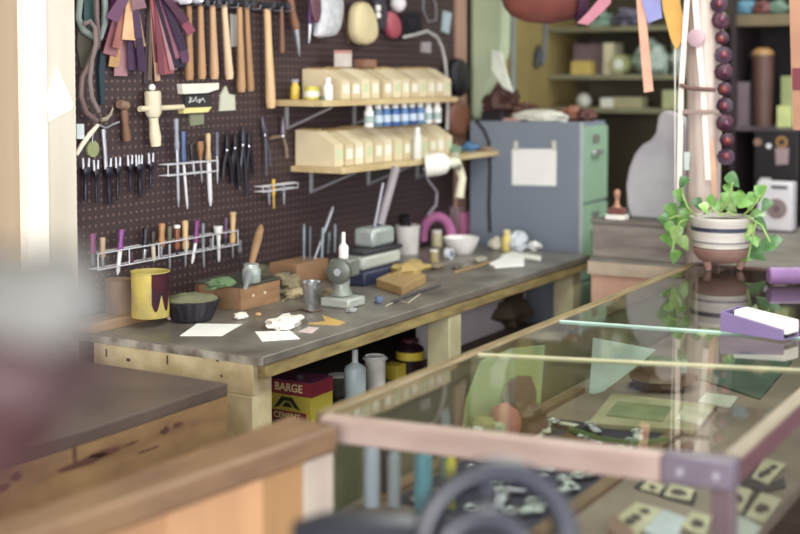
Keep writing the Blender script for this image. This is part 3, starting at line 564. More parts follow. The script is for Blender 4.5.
q = PY(343, 66, 2.56*K); boxon('small_box', 'small white and pink box standing on the upper bins', 'box', q.x, q.y, ZU+.119, .055, .05, .062, M('cfc6bc', .7), .2, None, M('c88a82', .7))
q = PY(365, 66, 2.56*K); boxon('small_box', 'low brown box lying on the upper bins', 'box', q.x, q.y, ZU+.119, .09, .05, .03, M('8f6450', .7))
q = PY(417, 160, 2.442*K); bottle('bottle', 'tall white bottle standing before the lower bins', 'bottle', (q.x, q.y-.002, ZL), .017, .125, .7, M('dcdcd6', .4), WHITE, None, .5)
q = PY(470, 145, 2.5*K); tag(MB().blob((q.x, q.y, ZL+.017), (.05, .03, .021), 5, .25).build('blue_cloth', M('4a78a8', .7)), 'small blue cloth at the far end of the lower shelf', 'cloth')
q = PY(455, 145, 2.455*K); tag(MB().blob((q.x, q.y, ZL+.0165), (.03, .026, .02), 8, .25).build('green_cloth', M('7f9a80', .7)), 'crumpled grey-green cloth at the end of the lower bins', 'cloth')
q = PY(487, 145, 2.47*K); tag(MB().blob((q.x, q.y, ZL+.0085), (.05, .03, .0105), 9, .2).build('tan_cloth', M('a58a72', .7)), 'tan scrap at the very end of the lower shelf', 'cloth')
# clamp lamp
c = PY(438, 164, 2.37*K); lt = thing('clamp_lamp', (c.x, c.y, c.z), 'white clamp lamp fixed to the front edge of the lower shelf', 'lamp')
d = (rt*-1+Vector((0, 0, -.1))).normalized(); MB().rod(c+d*.05, c-d*.045, [(0, .046), (.1, .047), (.6, .046), (.85, .04), (1, .022)], 24).build('lamp_shade', M('eeeae0', .4), lt)
MB().rod(c-d*.045, c-d*.085, [(0, .02), (.5, .022), (1, .015)], 14).build('socket', M('c9cbb8', .4), lt)
e_ = PY(458, 166, 2.40*K); MB().tube([c-d*.08, e_, PY(462, 178, 2.39*K), PY(459, 198, 2.39*K)], [.012, .02, .018, .02], 10).build('arm', M('d9d6b8', .5), lt)
MB().box((e_.x, 2.412*K, ZL-.012), (.03, .022, .05)).build('clamp', M('c8c6ae', .5), lt)
MB().tube([PY(a, b, 2.40*K) for a, b in ((424, 168), (428, 180), (437, 192), (436, 205), (428, 215))], .006, 8).build('cable', M('7b7480', .5), lt)
# ================================================================== THINGS ON THE WORKBENCH
def on(px, py, z=ZB, lim=YP-.10):
    p = PZ(px, py, z)
    if p.y > lim: p = PY(px, py, lim); p.z = z
    return p, S(p)
def sheetpaper(name, label, cat, pts, z, mat, th=.0015, curl=0):
    return tag(MB().prism([PZ(a, b, z) for a, b in pts], (0, 0, th)).build(name, mat, smooth=False), label, cat)
# plank with the cans on it
q = PZ(114, 329, ZB); pl = MB(); pl.rng(BX0-.0, BX0+.62, q.y, YP-.02, ZB, ZB+.028)
tag(pl.build('plank', M('b48f66', .6, h2='9a7650', scale=5, stretch=(1, 8, 8)), bevel=.002), 'thick wooden plank lying at the back corner of the workbench under the cans', 'plank')
ZP = ZB+.028
def can(name, label, px, py, w, h, z, mat, rim, inner, cat='can', sx=1):
    p, s_ = on(px, py, z); r = w*s_/2; c = V(p.x+.0, p.y+r, z); t = thing(name, c, label, cat, 'cans on the plank')
    H = h*s_
    MB().lathe(c, [(r*.98, 0), (r, .003), (r, H*.97), (r*1.04, H*.98), (r*1.04, H), (r*.93, H), (r*.92, H*.7)]).build('body', mat, t)
    MB().lathe(c, [(r*.9, H*.71), (r*.9, H*.74)]).build('contents', inner, t)
    return t, c, r, H
t, c, r, H = can('paint_can', 'yellow can smeared with maroon paint, on the plank', 165, 318, 38, 46, ZP, M('cbb850', .5, h2='a8985a', scale=16), None, M('7a3038', .5))
m = MB()
for k in range(1):
    vs = lambda u, v: (c.x+r*1.012*math.cos(-2.35+u*1.5), c.y+r*1.012*math.sin(-2.35+u*1.5), c.z+H*(1-v*(.45+.4*abs(math.sin(u*7+.6)))))
    m.sheet(vs, 24, 6, (0, 0, .0004))
m.build('paint_drips', M('6e2a34', .4, h2='3d2a3c', scale=18), t)
can('brown_can', 'shorter rusty brown can behind the yellow smeared can', 130, 311, 28, 34, ZP, M('8f6f4c', .6, h2='6b5040', scale=10), None, M('5a4436', .6))
p, s_ = on(207, 322); c = V(p.x, p.y+.06, ZB)
t = thing('ribbed_bowl', c, 'black ribbed rubber bowl near the papers on the workbench', 'bowl')
m = MB(); n = 36; pr = [(.052, 0), (.06, .004), (.078, .045), (.086, .062), (.08, .064), (.07, .05)]
for j, (rr, zz) in enumerate(pr):
    for i in range(n): k = 1+.045*(i % 2)*(1 if j < 4 else 0); an = 2*math.pi*i/n; m.v.append(c+Vector((rr*k*math.cos(an), rr*k*math.sin(an), zz)))
for j in range(len(pr)-1):
    for i in range(n): m.f.append((j*n+i, j*n+(i+1) % n, (j+1)*n+(i+1) % n, (j+1)*n+i)); m.mi.append(0)
m.f += [tuple(reversed(range(n))), tuple(range((len(pr)-1)*n, len(pr)*n))]; m.mi += [0, 0]
m.build('bowl', M('2a2732', .4), t, smooth=False)
MB().blob(c+Vector((0, 0, .062)), (.072, .072, .02), 4, .2).build('contents', M('77785a', .8), t)
p, s_ = on(176, 320); tag(MB().blob((p.x, p.y, ZB+.0112), (.028, .018, .014), 2, .25).build('bone_scrap', M('d8cbb4', .6)), 'pale bone-coloured scrap against the black ribbed bowl', 'scrap')
# wooden tray box with lids and a leaning brush
a = PZ(241, 311, ZB); b = PZ(281, 300, ZB)
BXa, BXb, BYa = a.x, PY(280, 300, a.y).x, a.y
t = thing('wooden_box', (BXa, BYa, ZB), 'open wooden box with a dark metal lid, behind the black bowl', 'box')
hb = .072
MB().rng(BXa, BXb, BYa, BYa+.012, ZB, ZB+hb).build('front_side', M('a98058', .6, h2='8b6648', scale=6, stretch=(1, 6, 6)), t, bevel=.001)
MB().rng(BXa, BXb, BYa+.17, BYa+.182, ZB, ZB+hb).build('rear_side', BRNW, t)
MB().rng(BXa, BXa+.012, BYa+.0125, BYa+.1695, ZB, ZB+hb).build('end_side', M('9a7656', .6), t, bevel=.001)
MB().rng(BXb-.012, BXb, BYa+.0125, BYa+.1695, ZB, ZB+hb).build('end_side', BRNW, t)
MB().rng(BXa-.004, BXb+.004, BYa-.004, BYa+.188, ZB+hb, ZB+hb+.008).build('lid', M('54584e', .4, .3), t, bevel=.002)
for k in (.3, .6): MB().cyl((BXa+(BXb-BXa)*k, BYa+.001, ZB+.04), (BXa+(BXb-BXa)*k, BYa-.003, ZB+.04), .005).build('nail', M('d9ccb0', .5), t)
ZT = ZB+hb+.008
q = PZ(259, 283, ZT); r_ = .03; tag(MB().lathe((q.x, q.y+r_, ZT), [(r_*.9, 0), (r_, .004), (r_, .04), (r_*.8, .05), (r_*.8, .06)]).build('jar', M('a8b4ac', .2, .2)), 'small grey jar standing on the dark lid of the wooden box', 'jar')
q = PZ(228, 288, ZT); tag(MB().blob((q.x, q.y+.03, ZT+.012), (.06, .03, .015), 6, .3).build('green_cloth', M('5f7a52', .8)), 'green cloth lying on the box lid beside the leaning brush', 'cloth')
q = PZ(248, 290, ZT); A = V(q.x, q.y+.01, ZT+.006); B = PY(261, 226, YP-.05)
t = thing('brush', A, 'tan-handled brush leaning up from the box lid to the tool wall', 'brush')
d_ = B-A; MB().rod(A+d_*.34, B, [(0, .009), (.2, .011), (.6, .015), (.92, .012), (1, .006)], 12).build('handle', M('b98f68', .5), t)
MB().rod(A, A+d_*.339, [(0, .006), (.4, .013), (1, .0095)], 12).build('head', M('aab0b4', .4, .4), t)
# papers
sheetpaper('paper', 'largest white paper sheet in front of the black bowl', 'paper', [(180, 336), (197, 324), (242, 324.5), (222, 336)], ZB, PAPER)
sheetpaper('paper', 'white paper piece nearest the front edge of the workbench', 'paper', [(255, 332), (290, 331), (300, 339), (262, 341.5)], ZB, PAPER)
p, s_ = on(285, 327); tag(MB().blob((p.x, p.y, ZB+.0145), (.075, .04, .018), 11, .3).build('white_rag', M('f2ede2', .8)), 'crumpled white rag lying between the white papers', 'rag')
p, s_ = on(241, 319); tag(MB().blob((p.x, p.y, ZB+.009), (.025, .018, .011), 12, .2).build('cotton_ball', M('e9e4d8', .8)), 'small white lump behind the crumpled rag', 'cotton')
p, s_ = on(258, 316); tag(MB().blob((p.x, p.y, ZB+.005), (.009, .009, .006), 13, .2).build('tan_crumb', M('c9a06a', .7)), 'tiny tan scrap between the white lump and the metal cup', 'scrap')
sheetpaper('leather_scrap', 'yellow arrow-shaped leather scrap beside the white rag', 'leather piece', [(308, 324), (325, 322), (322, 316), (345, 323), (338, 325.5)], ZB, M('cfa85c', .6), .003)
sheetpaper('pink_paper', 'small pinkish paper touching the white rag', 'paper', [(298, 332), (309, 327), (319, 328), (312, 333.5)], ZB, M('d9c4c0', .7))
# metal cup
p, s_ = on(320, 303); r_ = .033; c = V(p.x, p.y+r_, ZB); t = thing('metal_cup', c, 'shiny metal cup in front of the tool box on the workbench', 'cup')
MB().lathe(c, [(r_*.78, 0), (r_*.82, .003), (r_*.98, .062), (r_*1.06, .064), (r_*1.06, .068), (r_*.94, .067), (r_*.8, .01)]).build('cup', M('c8ccce', .2, .8), t)
MB().lathe(c, [(r_*.89, .03), (r_*.89, .034)]).build('contents', M('8a8a80', .5), t)
# heaps behind cup
p, s_ = on(297, 294); tag(MB().blob((p.x, p.y+.05, ZB+.03), (.07, .045, .037), 21, .3).build('cloth_heap', M('9c8a62', .8, h2='6f6a55', scale=20)), 'khaki cloth heap behind the metal cup', 'cloth')
p, s_ = on(274, 282); tag(MB().blob((p.x+.05, p.y+.1, ZB+.03), (.08, .04, .036), 22, .3).build('leather_offcuts', M('7c7058', .8, h2='55503f', scale=22)), 'dull olive leather offcuts heaped behind the wooden box', 'leather piece')
# tool box: small wooden block with upright tools
a = PY(297, 281, YP-.14); TX, TY = a.x, a.y
t = thing('tool_block', (TX, TY, ZB), 'small wooden box packed with upright steel tools', 'box')
MB().rng(TX, TX+.2, TY, TY+.12, ZB, ZB+.075).build('body', M('a77e5c', .6, h2='8d6a4c', scale=6), t, bevel=.002)
ZX = ZB+.0751
def upright(px, yt, yb, r, mat, lab, lean=0, y=None, cap=None):
    yy = TY+.075 if y is None else y
    A = PY(px-lean*.1, 262, yy); A.z = ZX-.003; B = PY(px+lean, yt, yy+.01)
    t_ = thing('steel_tool', A, lab, 'hand tool', 'steel tools standing in the small wooden box')
    M_ = A+(B-A)*.5
    MB().cyl(A, M_, r, n=10).build('shaft', mat, t_); MB().rod(M_, B, [(0, r*1.3), (.8, r*1.4), (1, r*.9)], 10).build('handle', mat if not cap else cap, t_)
for px, yt, ln, r, h, lab in ((304, 224, 0, .005, '6d7a80', 'grey steel tool at the near end of the small wooden box'), (310, 226, 0, .004, '565c68', 'dark steel tool second from the near end of the box'), (322, 228, 1, .005, '8a98a0', 'silver steel tool in the middle of the box'),
        (316, 207, 17, .005, 'a2a4b0', 'long silver tool leaning above all the others in the box'), (328, 232, 1, .006, '5c6a70', 'short grey-green tool beside the long leaning one'), (335, 224, 0, .004, '8d929c', 'slim upright silver tool near the far end of the box'), (341, 234, 1, .005, '7b8890', 'short steel tool at the far end of the box')):
    upright(px, yt, 262, r, M(h, .35, .5), lab, ln, TY+.03+.009*(px % 7))
# arbor press / grinder
p, s_ = on(356, 307); c = V(p.x, p.y+.05, ZB); t = thing('bench_press', c, 'grey cast-iron bench press with a round wheel and flared base', 'press')
GI = M('8e968c', .4, .3)
MB().box(c+Vector((0, 0, .015)), (.10, .11, .03), 0).build('base', M('b2b8ae', .4, .2), t, bevel=.006)
MB().rod(c+Vector((.01, .01, .0305)), c+Vector((.015, .015, .12)), [(0, .036), (.3, .026), (1, .03)], 14).build('column', GI, t)
h_ = c+Vector((.0, .0, .115)); m = MB()
m.rod(h_+Vector((-.045, -.01, 0)), h_+Vector((-.02, -.004, 0)), [(0, .03), (.15, .04), (.85, .04), (1, .03)], 24); m.build('wheel', M('62685f', .4, .4), t)
MB().box(h_+Vector((.025, .01, .005)), (.085, .07, .06)).build('head', M('7d857c', .4, .3), t, bevel=.01)
MB().cyl(h_+Vector((-.05, -.011, 0)), h_+Vector((-.0455, -.01, 0)), .012).build('hub', STEEL, t)
q = h_+Vector((.02, .01, .036)); bottle('bottle', 'slim white pointed bottle standing on the grey bench press', 'bottle', (q.x, q.y, ZB+.1505), .016, .10, .35, M('ecece8', .4), None, None, .4)
q = c+Vector((.02, .17, 0))
# grey machine behind
p, s_ = on(400, 283); c = V(p.x, p.y+.12, ZB); t = thing('sewing_machine', c, 'grey-white bench machine with dark bands behind the press', 'machine')
MB().rng(c.x-.14, c.x+.16, c.y-.06, c.y+.08, ZB, ZB+.05).build('base', M('2c3350', .4), t, bevel=.008)
MB().rng(c.x-.12, c.x+.14, c.y-.045, c.y+.07, ZB+.0505, ZB+.105).build('body', M('b9beb4', .4), t, bevel=.015)
MB().rng(c.x-.123, c.x+.143, c.y-.048, c.y+.072, ZB+.1055, ZB+.12).build('band', M('32323a', .4), t, bevel=.004)
MB().rng(c.x-.03, c.x+.12, c.y-.03, c.y+.06, ZB+.1205, ZB+.19).build('head', M('a8b2ae', .35, .2), t, bevel=.015)
MB().cyl((c.x+.02, c.y+.0, ZB+.1905), PY(383, 183, c.y+.0), .006).build('rod', M('9a9aa6', .35, .4), t)
MB().cyl((c.x+.09, c.y+.02, ZB+.1905), PY(396, 168, c.y+.02), .017).build('post', M('8f8890', .5), t)
# tan folder and ochre cloth in front of machine
p, s_ = on(385, 290); tag(MB().prism([PZ(376, 287, ZB), PZ(402, 296, ZB), PZ(426, 283, ZB), PZ(400, 276, ZB)], (0, 0, .03)).build('cardboard_folder', M('a98a58', .7), smooth=False, bevel=.003), 'tan cardboard folder lying right of the grey press', 'folder')
p, s_ = on(410, 279); tag(MB().blob((p.x, p.y, ZB+.022+.014), (.10, .05, .028), 31, .25).build('ochre_cloth', M('b59a55', .8, h2='9a8450', scale=18)), 'ochre cloth heap in front of the grey machine', 'cloth')
# cups, tape roll, bowl
p, s_ = on(418, 252); r_ = .05; c = V(p.x, p.y+r_, ZB); t = thing('white_tub', c, 'white tub holding a black brush beside the grey machine', 'tub')
MB().lathe(c, [(r_*.85, 0), (r_*.88, .004), (r_, .108), (r_*1.05, .11), (r_*1.05, .118), (r_*.93, .117), (r_*.8, .02)]).build('tub', M('ece9e4', .4), t)
tag(MB().rod(c+Vector((.012, 0, .01)), c+Vector((-.03, .0, .16)), [(0, .012), (.6, .016), (.62, .026), (1, .024)], 12).build('black_brush', BLACK), 'stubby black brush standing in the white tub', 'brush')
p, s_ = on(447, 246); c = V(p.x, p.y+.05, ZB)
m = MB(); ring = []
for i in range(18):
    an = math.pi*(1.08-1.16*i/17); ring.append(c+(rt*math.cos(an)*.062)+Vector((0, 0, .045+.085*math.sin(an))))
m.tube(ring, .022, 10); tag(m.build('pink_arch', M('b9649c', .6)), 'magenta arch-shaped roll standing behind the white bowl', 'roll')
c2 = c+rt*.0; t = thing('jar', (c2.x, c2.y, ZB), 'small cream jar standing under the magenta arch', 'jar'); 
MB().lathe((c2.x, c2.y, ZB), [(.02, 0), (.024, .004), (.024, .05), (.02, .06)]).build('body', M('cdc59a', .4), t); MB().lathe((c2.x, c2.y, ZB), [(.022, .0602), (.022, .072)]).build('lid', WHITE, t)
p, s_ = on(472, 240); c3 = V(p.x, p.y+.12, ZB)
t = thing('pink_holder', c3, 'mauve block with a bright pink side behind the white bowl', 'block')
MB().rng(c3.x-.02, c3.x+.06, c3.y-.06, c3.y+.05, ZB, ZB+.15).build('body', M('9a7f86', .6), t, bevel=.004); MB().rng(c3.x-.02, c3.x+.06, c3.y-.086, c3.y-.061, ZB, ZB+.125).build('side', M('c06a92', .6), t, bevel=.004)
p, s_ = on(474, 254); r_ = .075; c = V(p.x, p.y+r_*.8, ZB); tag(MB().lathe(c, [(r_*.6, 0), (r_*.7, .006), (r_*.95, .05), (r_, .066), (r_*.95, .067), (r_*.62, .015)]).build('white_bowl', M('f3f1ee', .35)), 'white bowl near the far end of the workbench', 'bowl')
p, s_ = on(511, 251); bottle('bottle', 'small yellow bottle before the grey cabinet', 'bottle', (p.x, p.y+.02, ZB), .021, .088, .62, M('e4cf72', .4), M('e8dca0', .4), None, .6)
p, s_ = on(524, 251); tag(MB().blob((p.x, p.y+.03, ZB+.034), (.045, .04, .042), 41, .25).build('plastic_wrap', M('cfd6e0', .3)), 'clear crumpled plastic beside the yellow bottle', 'bag')
p, s_ = on(536, 250); tag(MB().blob((p.x, p.y+.01, ZB+.0165), (.03, .03, .02), 42, .25).build('white_tissue', M('e6e6e6', .6)), 'small white tissue between the clear plastic and the cabinet', 'tissue')
p, s_ = on(499, 250); tag(MB().blob((p.x, p.y+.015, ZB+.0245), (.035, .03, .03), 43, .25).build('cream_tissue', M('c8c4b0', .7)), 'dull cream tissue between the white bowl and yellow bottle', 'tissue')
p, s_ = on(449, 259); t = thing('tape_dispenser', (p.x, p.y, ZB), 'small white and blue tape roll in front of the magenta arch', 'tape')
MB().rod((p.x, p.y-.012, ZB+.022), (p.x, p.y+.012, ZB+.022), [(0, .022), (1, .022)], 20).build('roll', M('dfe3ea', .4), t); MB().rod((p.x, p.y-.0135, ZB+.022), (p.x, p.y-.0122, ZB+.022), [(0, .012), (1, .012)], 16).build('core', M('55689a', .4), t)
sheetpaper('paper', 'white paper lying foremost before the grey cabinet', 'paper', [(489, 265), (505, 257), (524, 259), (524, 266), (495, 268)], ZB, PAPER, .006)
sheetpaper('paper', 'white paper lying behind the foremost one near the cabinet', 'paper', [(500, 256.5), (512, 252.5), (541, 257), (541, 261), (526, 258.5)], ZB, M('eceee6', .8), .004)
# loose small clutter on the bench, seen as dim lumps
for k, (px, py, rx, ry, rz_, h, name, lab) in enumerate(((437, 268, .04, .03, .012, '8a7a62', 'leather_scrap', 'dull brown scrap lying before the tape roll'), (462, 268, .05, .03, .010, '7d7466', 'leather_scrap', 'flat grey-brown scrap near the bench front before the white bowl'), (351, 312, .02, .015, .008, '9aa09c', 'metal_scrap', 'small grey metal scrap at the foot of the press'), (379, 303, .015, .015, .012, '58688a', 'blue_lump', 'small blue lump at the right foot of the press'))):
    p, s_ = on(px, py); tag(MB().blob((p.x, p.y, ZB+rz_*.79), (rx, ry, rz_), 50+k, .25).build(name, M(h, .7)), lab, 'scrap' if 'scrap' in name else 'lump')
def strip(name, lab, cat, pts, r, h, z=ZB):
    return tag(MB().tube([PZ(a, b, z+r) for a, b in pts], r, 8).build(name, M(h, .6)), lab, cat, 'loose bits on the workbench')
strip('leather_strip', 'khaki leather strip snaking between the wooden box and metal cup', 'strip', [(283, 301), (292, 294), (300, 296), (308, 291)], .004, '8f8458')
strip('leather_strip', 'brown leather strip lying behind the white rag', 'strip', [(285, 312), (300, 309), (311, 312), (322, 310)], .003, '5e4436')
strip('leather_strip', 'pale cord lying across the bench right of the press', 'strip', [(386, 306), (398, 300), (408, 303), (420, 294)], .0025, 'b9b09a')
strip('metal_file', 'dark steel file lying in front of the tan cardboard folder', 'file', [(392, 302), (418, 292), (440, 285)], .005, '4a4650')
strip('wooden_stick', 'tan wooden stick lying before the white bowl', 'stick', [(455, 272), (478, 266), (492, 262)], .004, 'b08c5c')
for px, py, r_, h, hx, cx_, lab in ((345, 276, .022, .075, '8f9a94', '5c6468', 'dull glass jar right of the small wooden tool box'), (360, 275, .026, .06, 'a39a84', '3a3a3c', 'squat tan jar behind the bench press'), (434, 262, .018, .05, 'b5a070', 'e6e2d4', 'little amber jar between the white tub and tape roll'), (289, 285, .02, .05, '7c8a8c', '4c5458', 'small grey jar behind the khaki cloth heap')):
    p, s_ = on(px, py); bottle('jar', lab, 'jar', (p.x, p.y, ZB), r_, h, .72, M(hx, .35), M(cx_, .4), None, .8, 'small jars on the workbench')
for i_, (px, py, rx, ry, rz_, h, lab) in enumerate(((330, 300, .03, .03, .02, '8c7a5c', 'tan leather scrap between the metal cup and press'), (296, 297, .04, .025, .016, 'b7a680', 'cream cloth scrap left of the metal cup'), (412, 280, .05, .03, .018, '8f7a4a', 'olive-brown cloth scrap right of the tan folder'), (480, 262, .04, .025, .012, 'a39c8c', 'grey cloth scrap before the white papers'))):
    p, s_ = on(px, py); tag(MB().blob((p.x, p.y, ZB+rz_*.79), (rx, ry, rz_), 150+i_, .3).build('cloth_scrap', M(h, .8)), lab, 'scrap', 'loose bits on the workbench')
# ================================================================== UNDER THE WORKBENCH
fy = BY0+.10
q = PY(311, 384, fy); zt = q.z; bx0 = q.x; w_ = .142
t = thing('cement_tin', (bx0, fy, SZ), 'yellow and maroon square cement tin under the workbench corner', 'tin')
YL = M('cdb93c', .45, h2='b8a738', scale=4); MR = M('8c2638', .45, var=.08)
by1 = PX(269, 380, bx0).y; by1 = min(by1, fy+.17); bx1 = bx0+.115
MB().rng(bx0, bx1, fy, by1, SZ, zt-.001).build('body', YL, t, bevel=.002)
MB().rng(bx0, bx1, fy, by1, zt-.0008, zt+.001).build('top', M('6c3350', .4), t)
cy = (fy+by1)/2; wy = by1-fy; H = zt-SZ
def face(z0, z1, mat, name):
    return MB().rng(bx0-.0012, bx0+.0003, fy, by1, z0, z1).build(name, mat, t, smooth=False), MB().rng(bx0-.0012, bx1, fy-.0012, fy+.0003, z0, z1).build(name, mat, t, smooth=False)
b1, _ = face(zt-.042, zt-.001, MR, 'band'); text(b1, 'BARGE', .033, (bx0-.0016, cy+.004, zt-.021), (0, -1, 0), (0, 0, 1), M('e8d99a', .5))
b2, _ = face(zt-.118, zt-.086, MR, 'band') if False else (MB().rng(bx0-.0012, bx0+.0003, fy+.018, by1, zt-.121, zt-.091).build('band', MR, t, smooth=False), 0)
text(b2, 'CEMENT', .025, (bx0-.0016, cy+.010, zt-.106), (0, -1, 0), (0, 0, 1), M('e8d99a', .5))
em = MB(); kk = lambda y, z: (bx0-.0014, cy+.012-y, zt-.067+z)
em.prism([kk(-.045, -.018), kk(-.018, .018), kk(.02, .018), kk(.05, -.018), kk(.03, -.012), kk(.012, .006), kk(-.008, .006), kk(-.028, -.013)], (.001, 0, 0)); e1 = em.build('emblem', M('1f2a1c', .5), t, smooth=False)
MB().prism([kk(-.016, -.012), kk(-.004, .002), kk(.010, .002), kk(.022, -.012)], (.001, 0, 0)).build('emblem', M('1f2a1c', .5), t, smooth=False)
MB().cyl((bx0+.05, cy, zt+.001), (bx0+.05, cy, zt+.012), .016).build('cap', M('3a2a3a', .4), t)
def under(name, lab, cat, px, yt, w, mat, capmat=None, labm=None, hb=.9, nk=.9, y=None, labr=(.3, .6), caph=.1, grp='containers under the workbench'):
    y = y or fy+.05; T = PY(px, yt, y); s_ = S(T); return bottle(name, lab, cat, (T.x, y, SZ), w*s_/2, T.z-SZ, hb, mat, capmat, labm, nk, grp, caph, labr)
under('jar', 'dim glass jar with a white lid right of the cement tin', 'jar', 338, 374, 17, M('6f6a62', .3), WHITE, None, .78, .95, fy+.12)
under('glue_bottle', 'pale blue squeeze bottle with a pointed white nozzle', 'bottle', 355, 349, 22, M('bcd0d4', .35), M('dfe6e8', .4), None, .62, .22, fy+.03, caph=.25)
under('white_can', 'white cylindrical can right of the pale blue squeeze bottle', 'can', 375, 357, 21, M('ececE6'.lower(), .4), M('f4f4f0', .4), None, .9, .97, fy+.06, caph=.05)
q = PY(394, 364, fy+.09); boxon('yellow_box', 'yellow box between the white can and dark bottle', 'box', q.x, fy+.09, SZ, .06, .06, q.z-SZ, M('d8c43e', .5))
under('dark_bottle', 'dark brown bottle with a yellow label under the workbench', 'bottle', 410, 338, 28, M('2c1a20', .25), M('4a1f2a', .4), M('e0cc3c', .5), .72, .5, fy+.08, (.42, .64))
p = PY(497, 330, BY0+.3); tag(MB().blob((p.x, p.y, SZ+.075), (.17, .12, .095), 61, .22).build('brown_sack', M('6f5e4a', .8, h2='54463a', scale=6)), 'brown sack slumped on the shelf in the far bay of the workbench', 'sack')
# ================================================================== THINGS IN THE GLASS CASE
def flat(name, label, cat, pts, mat, th=.003, z=ZS, group=None, parent=None, up_=None):
    o = MB().prism([PZ(a, b, z) for a, b in pts], (0, 0, th)).build(name, mat, parent, smooth=False)
    return tag(o, label, cat, group) if not parent else o
IVORY = M('d9cfb0', .6, h2='c6ba98', scale=10); DKB = M('241c28', .5)
def card(name, label, quad, back, dark, z=ZS, group='leather work cards in the glass case'):
    """ivory card with dark stamped figures on a black backing"""
    c = sum((V(a, b) for a, b in quad), Vector((0, 0)))/4
    t = thing(name, PZ(c.x, c.y, z), label, 'card', group)
    if back: MB().prism([PZ(a, b, z) for a, b in back], (0, 0, .003)).build('backing', DKB, t, smooth=False)
    z2 = z+.0032; MB().prism([PZ(a, b, z2) for a, b in quad], (0, 0, .002)).build('card', IVORY, t, smooth=False)
    q = [V(a, b) for a, b in quad]
    f = lambda u, v: (q[0]*(1-u)+q[1]*u)*(1-v)+(q[3]*(1-u)+q[2]*u)*v
    for (u, v, a, b) in dark:
        pts = []
        for i in range(8):
            an = 2*math.pi*i/8; k = .75+.45*rnd.random(); w = f(u+a*k*math.cos(an), v+b*k*math.sin(an)); pts.append(PZ(w.x, w.y, z2+.002))
        MB().prism(pts, (0, 0, .0008)).build('stamped_figure', M('4a3236', .6), t, smooth=False)
    return t
row3 = [(.2, .5, .1, .3), (.45, .45, .1, .3), (.7, .4, .1, .3)]
card('leather_card', 'ivory card with three dark figures, farthest back by the side rail', [(752, 478), (764, 459), (786, 465), (768, 485)], [(747, 474), (757, 456), (764, 459), (752, 478), (768, 486), (784, 478), (786, 488), (765, 493), (736, 485), (738, 478)], [(.3, .35, .16, .2), (.5, .5, .16, .2), (.75, .6, .16, .2)])
card('leather_card', 'ivory card with one tall dark figure, left of two below the farthest card', [(724, 502), (735, 485), (752, 491), (741, 514)], None, [(.5, .5, .22, .38)])
card('leather_card', 'ivory card with one dark figure, right of two near the side glass', [(745, 517), (761, 493), (782, 500), (764, 524)], [(741, 515), (755, 492), (761, 493), (745, 517)], [(.5, .5, .2, .36)])
card('leather_card', 'ivory card with a tiny mark, half under the front rail', [(640, 489), (648, 481), (664, 486), (659, 494)], [(634, 488), (642, 481), (664, 490), (660, 496)], [(.5, .5, .25, .25)])
card('leather_card', 'ivory card with a round dark figure beside the metal corner', [(664, 496), (671, 484), (694, 490), (690, 501)], [(660, 497), (667, 487), (697, 494), (694, 506)], [(.5, .5, .26, .34)])
card('leather_card', 'long ivory card with four dark stamped figures at the bottom edge', [(612, 522), (636, 503), (662, 510), (634, 540)], None, [(.15, .35, .1, .2), (.35, .4, .1, .2), (.55, .5, .1, .22), (.8, .5, .09, .2)])
card('leather_card', 'ivory card with a dark corner figure, close left of the case leg', [(680, 527), (692, 512), (712, 517), (704, 538)], None, [(.5, .5, .2, .3)])
flat('white_card', 'plain blue-white card lying beside the long stamped card', 'card', [(640, 530), (664, 511), (688, 520), (672, 545)], M('cfd4de', .6))
flat('white_card', 'plain pale card lying right of the case leg', 'card', [(722, 530), (730, 512), (762, 528), (748, 546)], M('d3d3cf', .6))
flat('wooden_tray', 'pinkish wooden tray board at the bottom edge under the stamped card', 'tray', [(608, 540), (612, 523), (634, 541), (630, 556)], M('a07868', .6), .02)
# dark key cases in the near part of the shelf
for k in range(36):
    x = 2.22+.056*(k//3)+rnd.uniform(-.02, .02); y = 1.03+.1*(k % 3)+rnd.uniform(-.02, .02)
    a = rnd.uniform(0, 3); t = thing('key_case', (x, y, ZS), 'small dark leather key case with pale ring, jumbled between the shelf strips', 'key case', 'key cases jumbled in the glass case')
    m = MB(); pts = []
    for i in range(12):
        an = 2*math.pi*i/12; u, v = .036*math.cos(an), .02*math.sin(an)*(1+.25*math.cos(an)); pts.append((x+u*math.cos(a)-v*math.sin(a), y+u*math.sin(a)+v*math.cos(a), ZS))
    m.prism(pts, (0, 0, .009)).build('pouch', M(['221c2e', '2f2436', '3d2a30'][k % 3], .35), t, smooth=False, bevel=.002)
    rx, ry = x+.03*math.cos(a), y+.03*math.sin(a)
    MB().tube([(rx+.013*math.cos(j*math.pi/5), ry+.013*math.sin(j*math.pi/5), ZS+.0115) for j in range(10)], .0028, 6, close=True).build('ring', M('d6dad8', .3, .4), t)
    MB().box((x-.012*math.cos(a), y-.012*math.sin(a), ZS+.0095), (.045, .02, .002), a).build('tag', M(['e3ece6', 'cfccdc', 'ece8d2'][k % 3], .4), t, smooth=False)
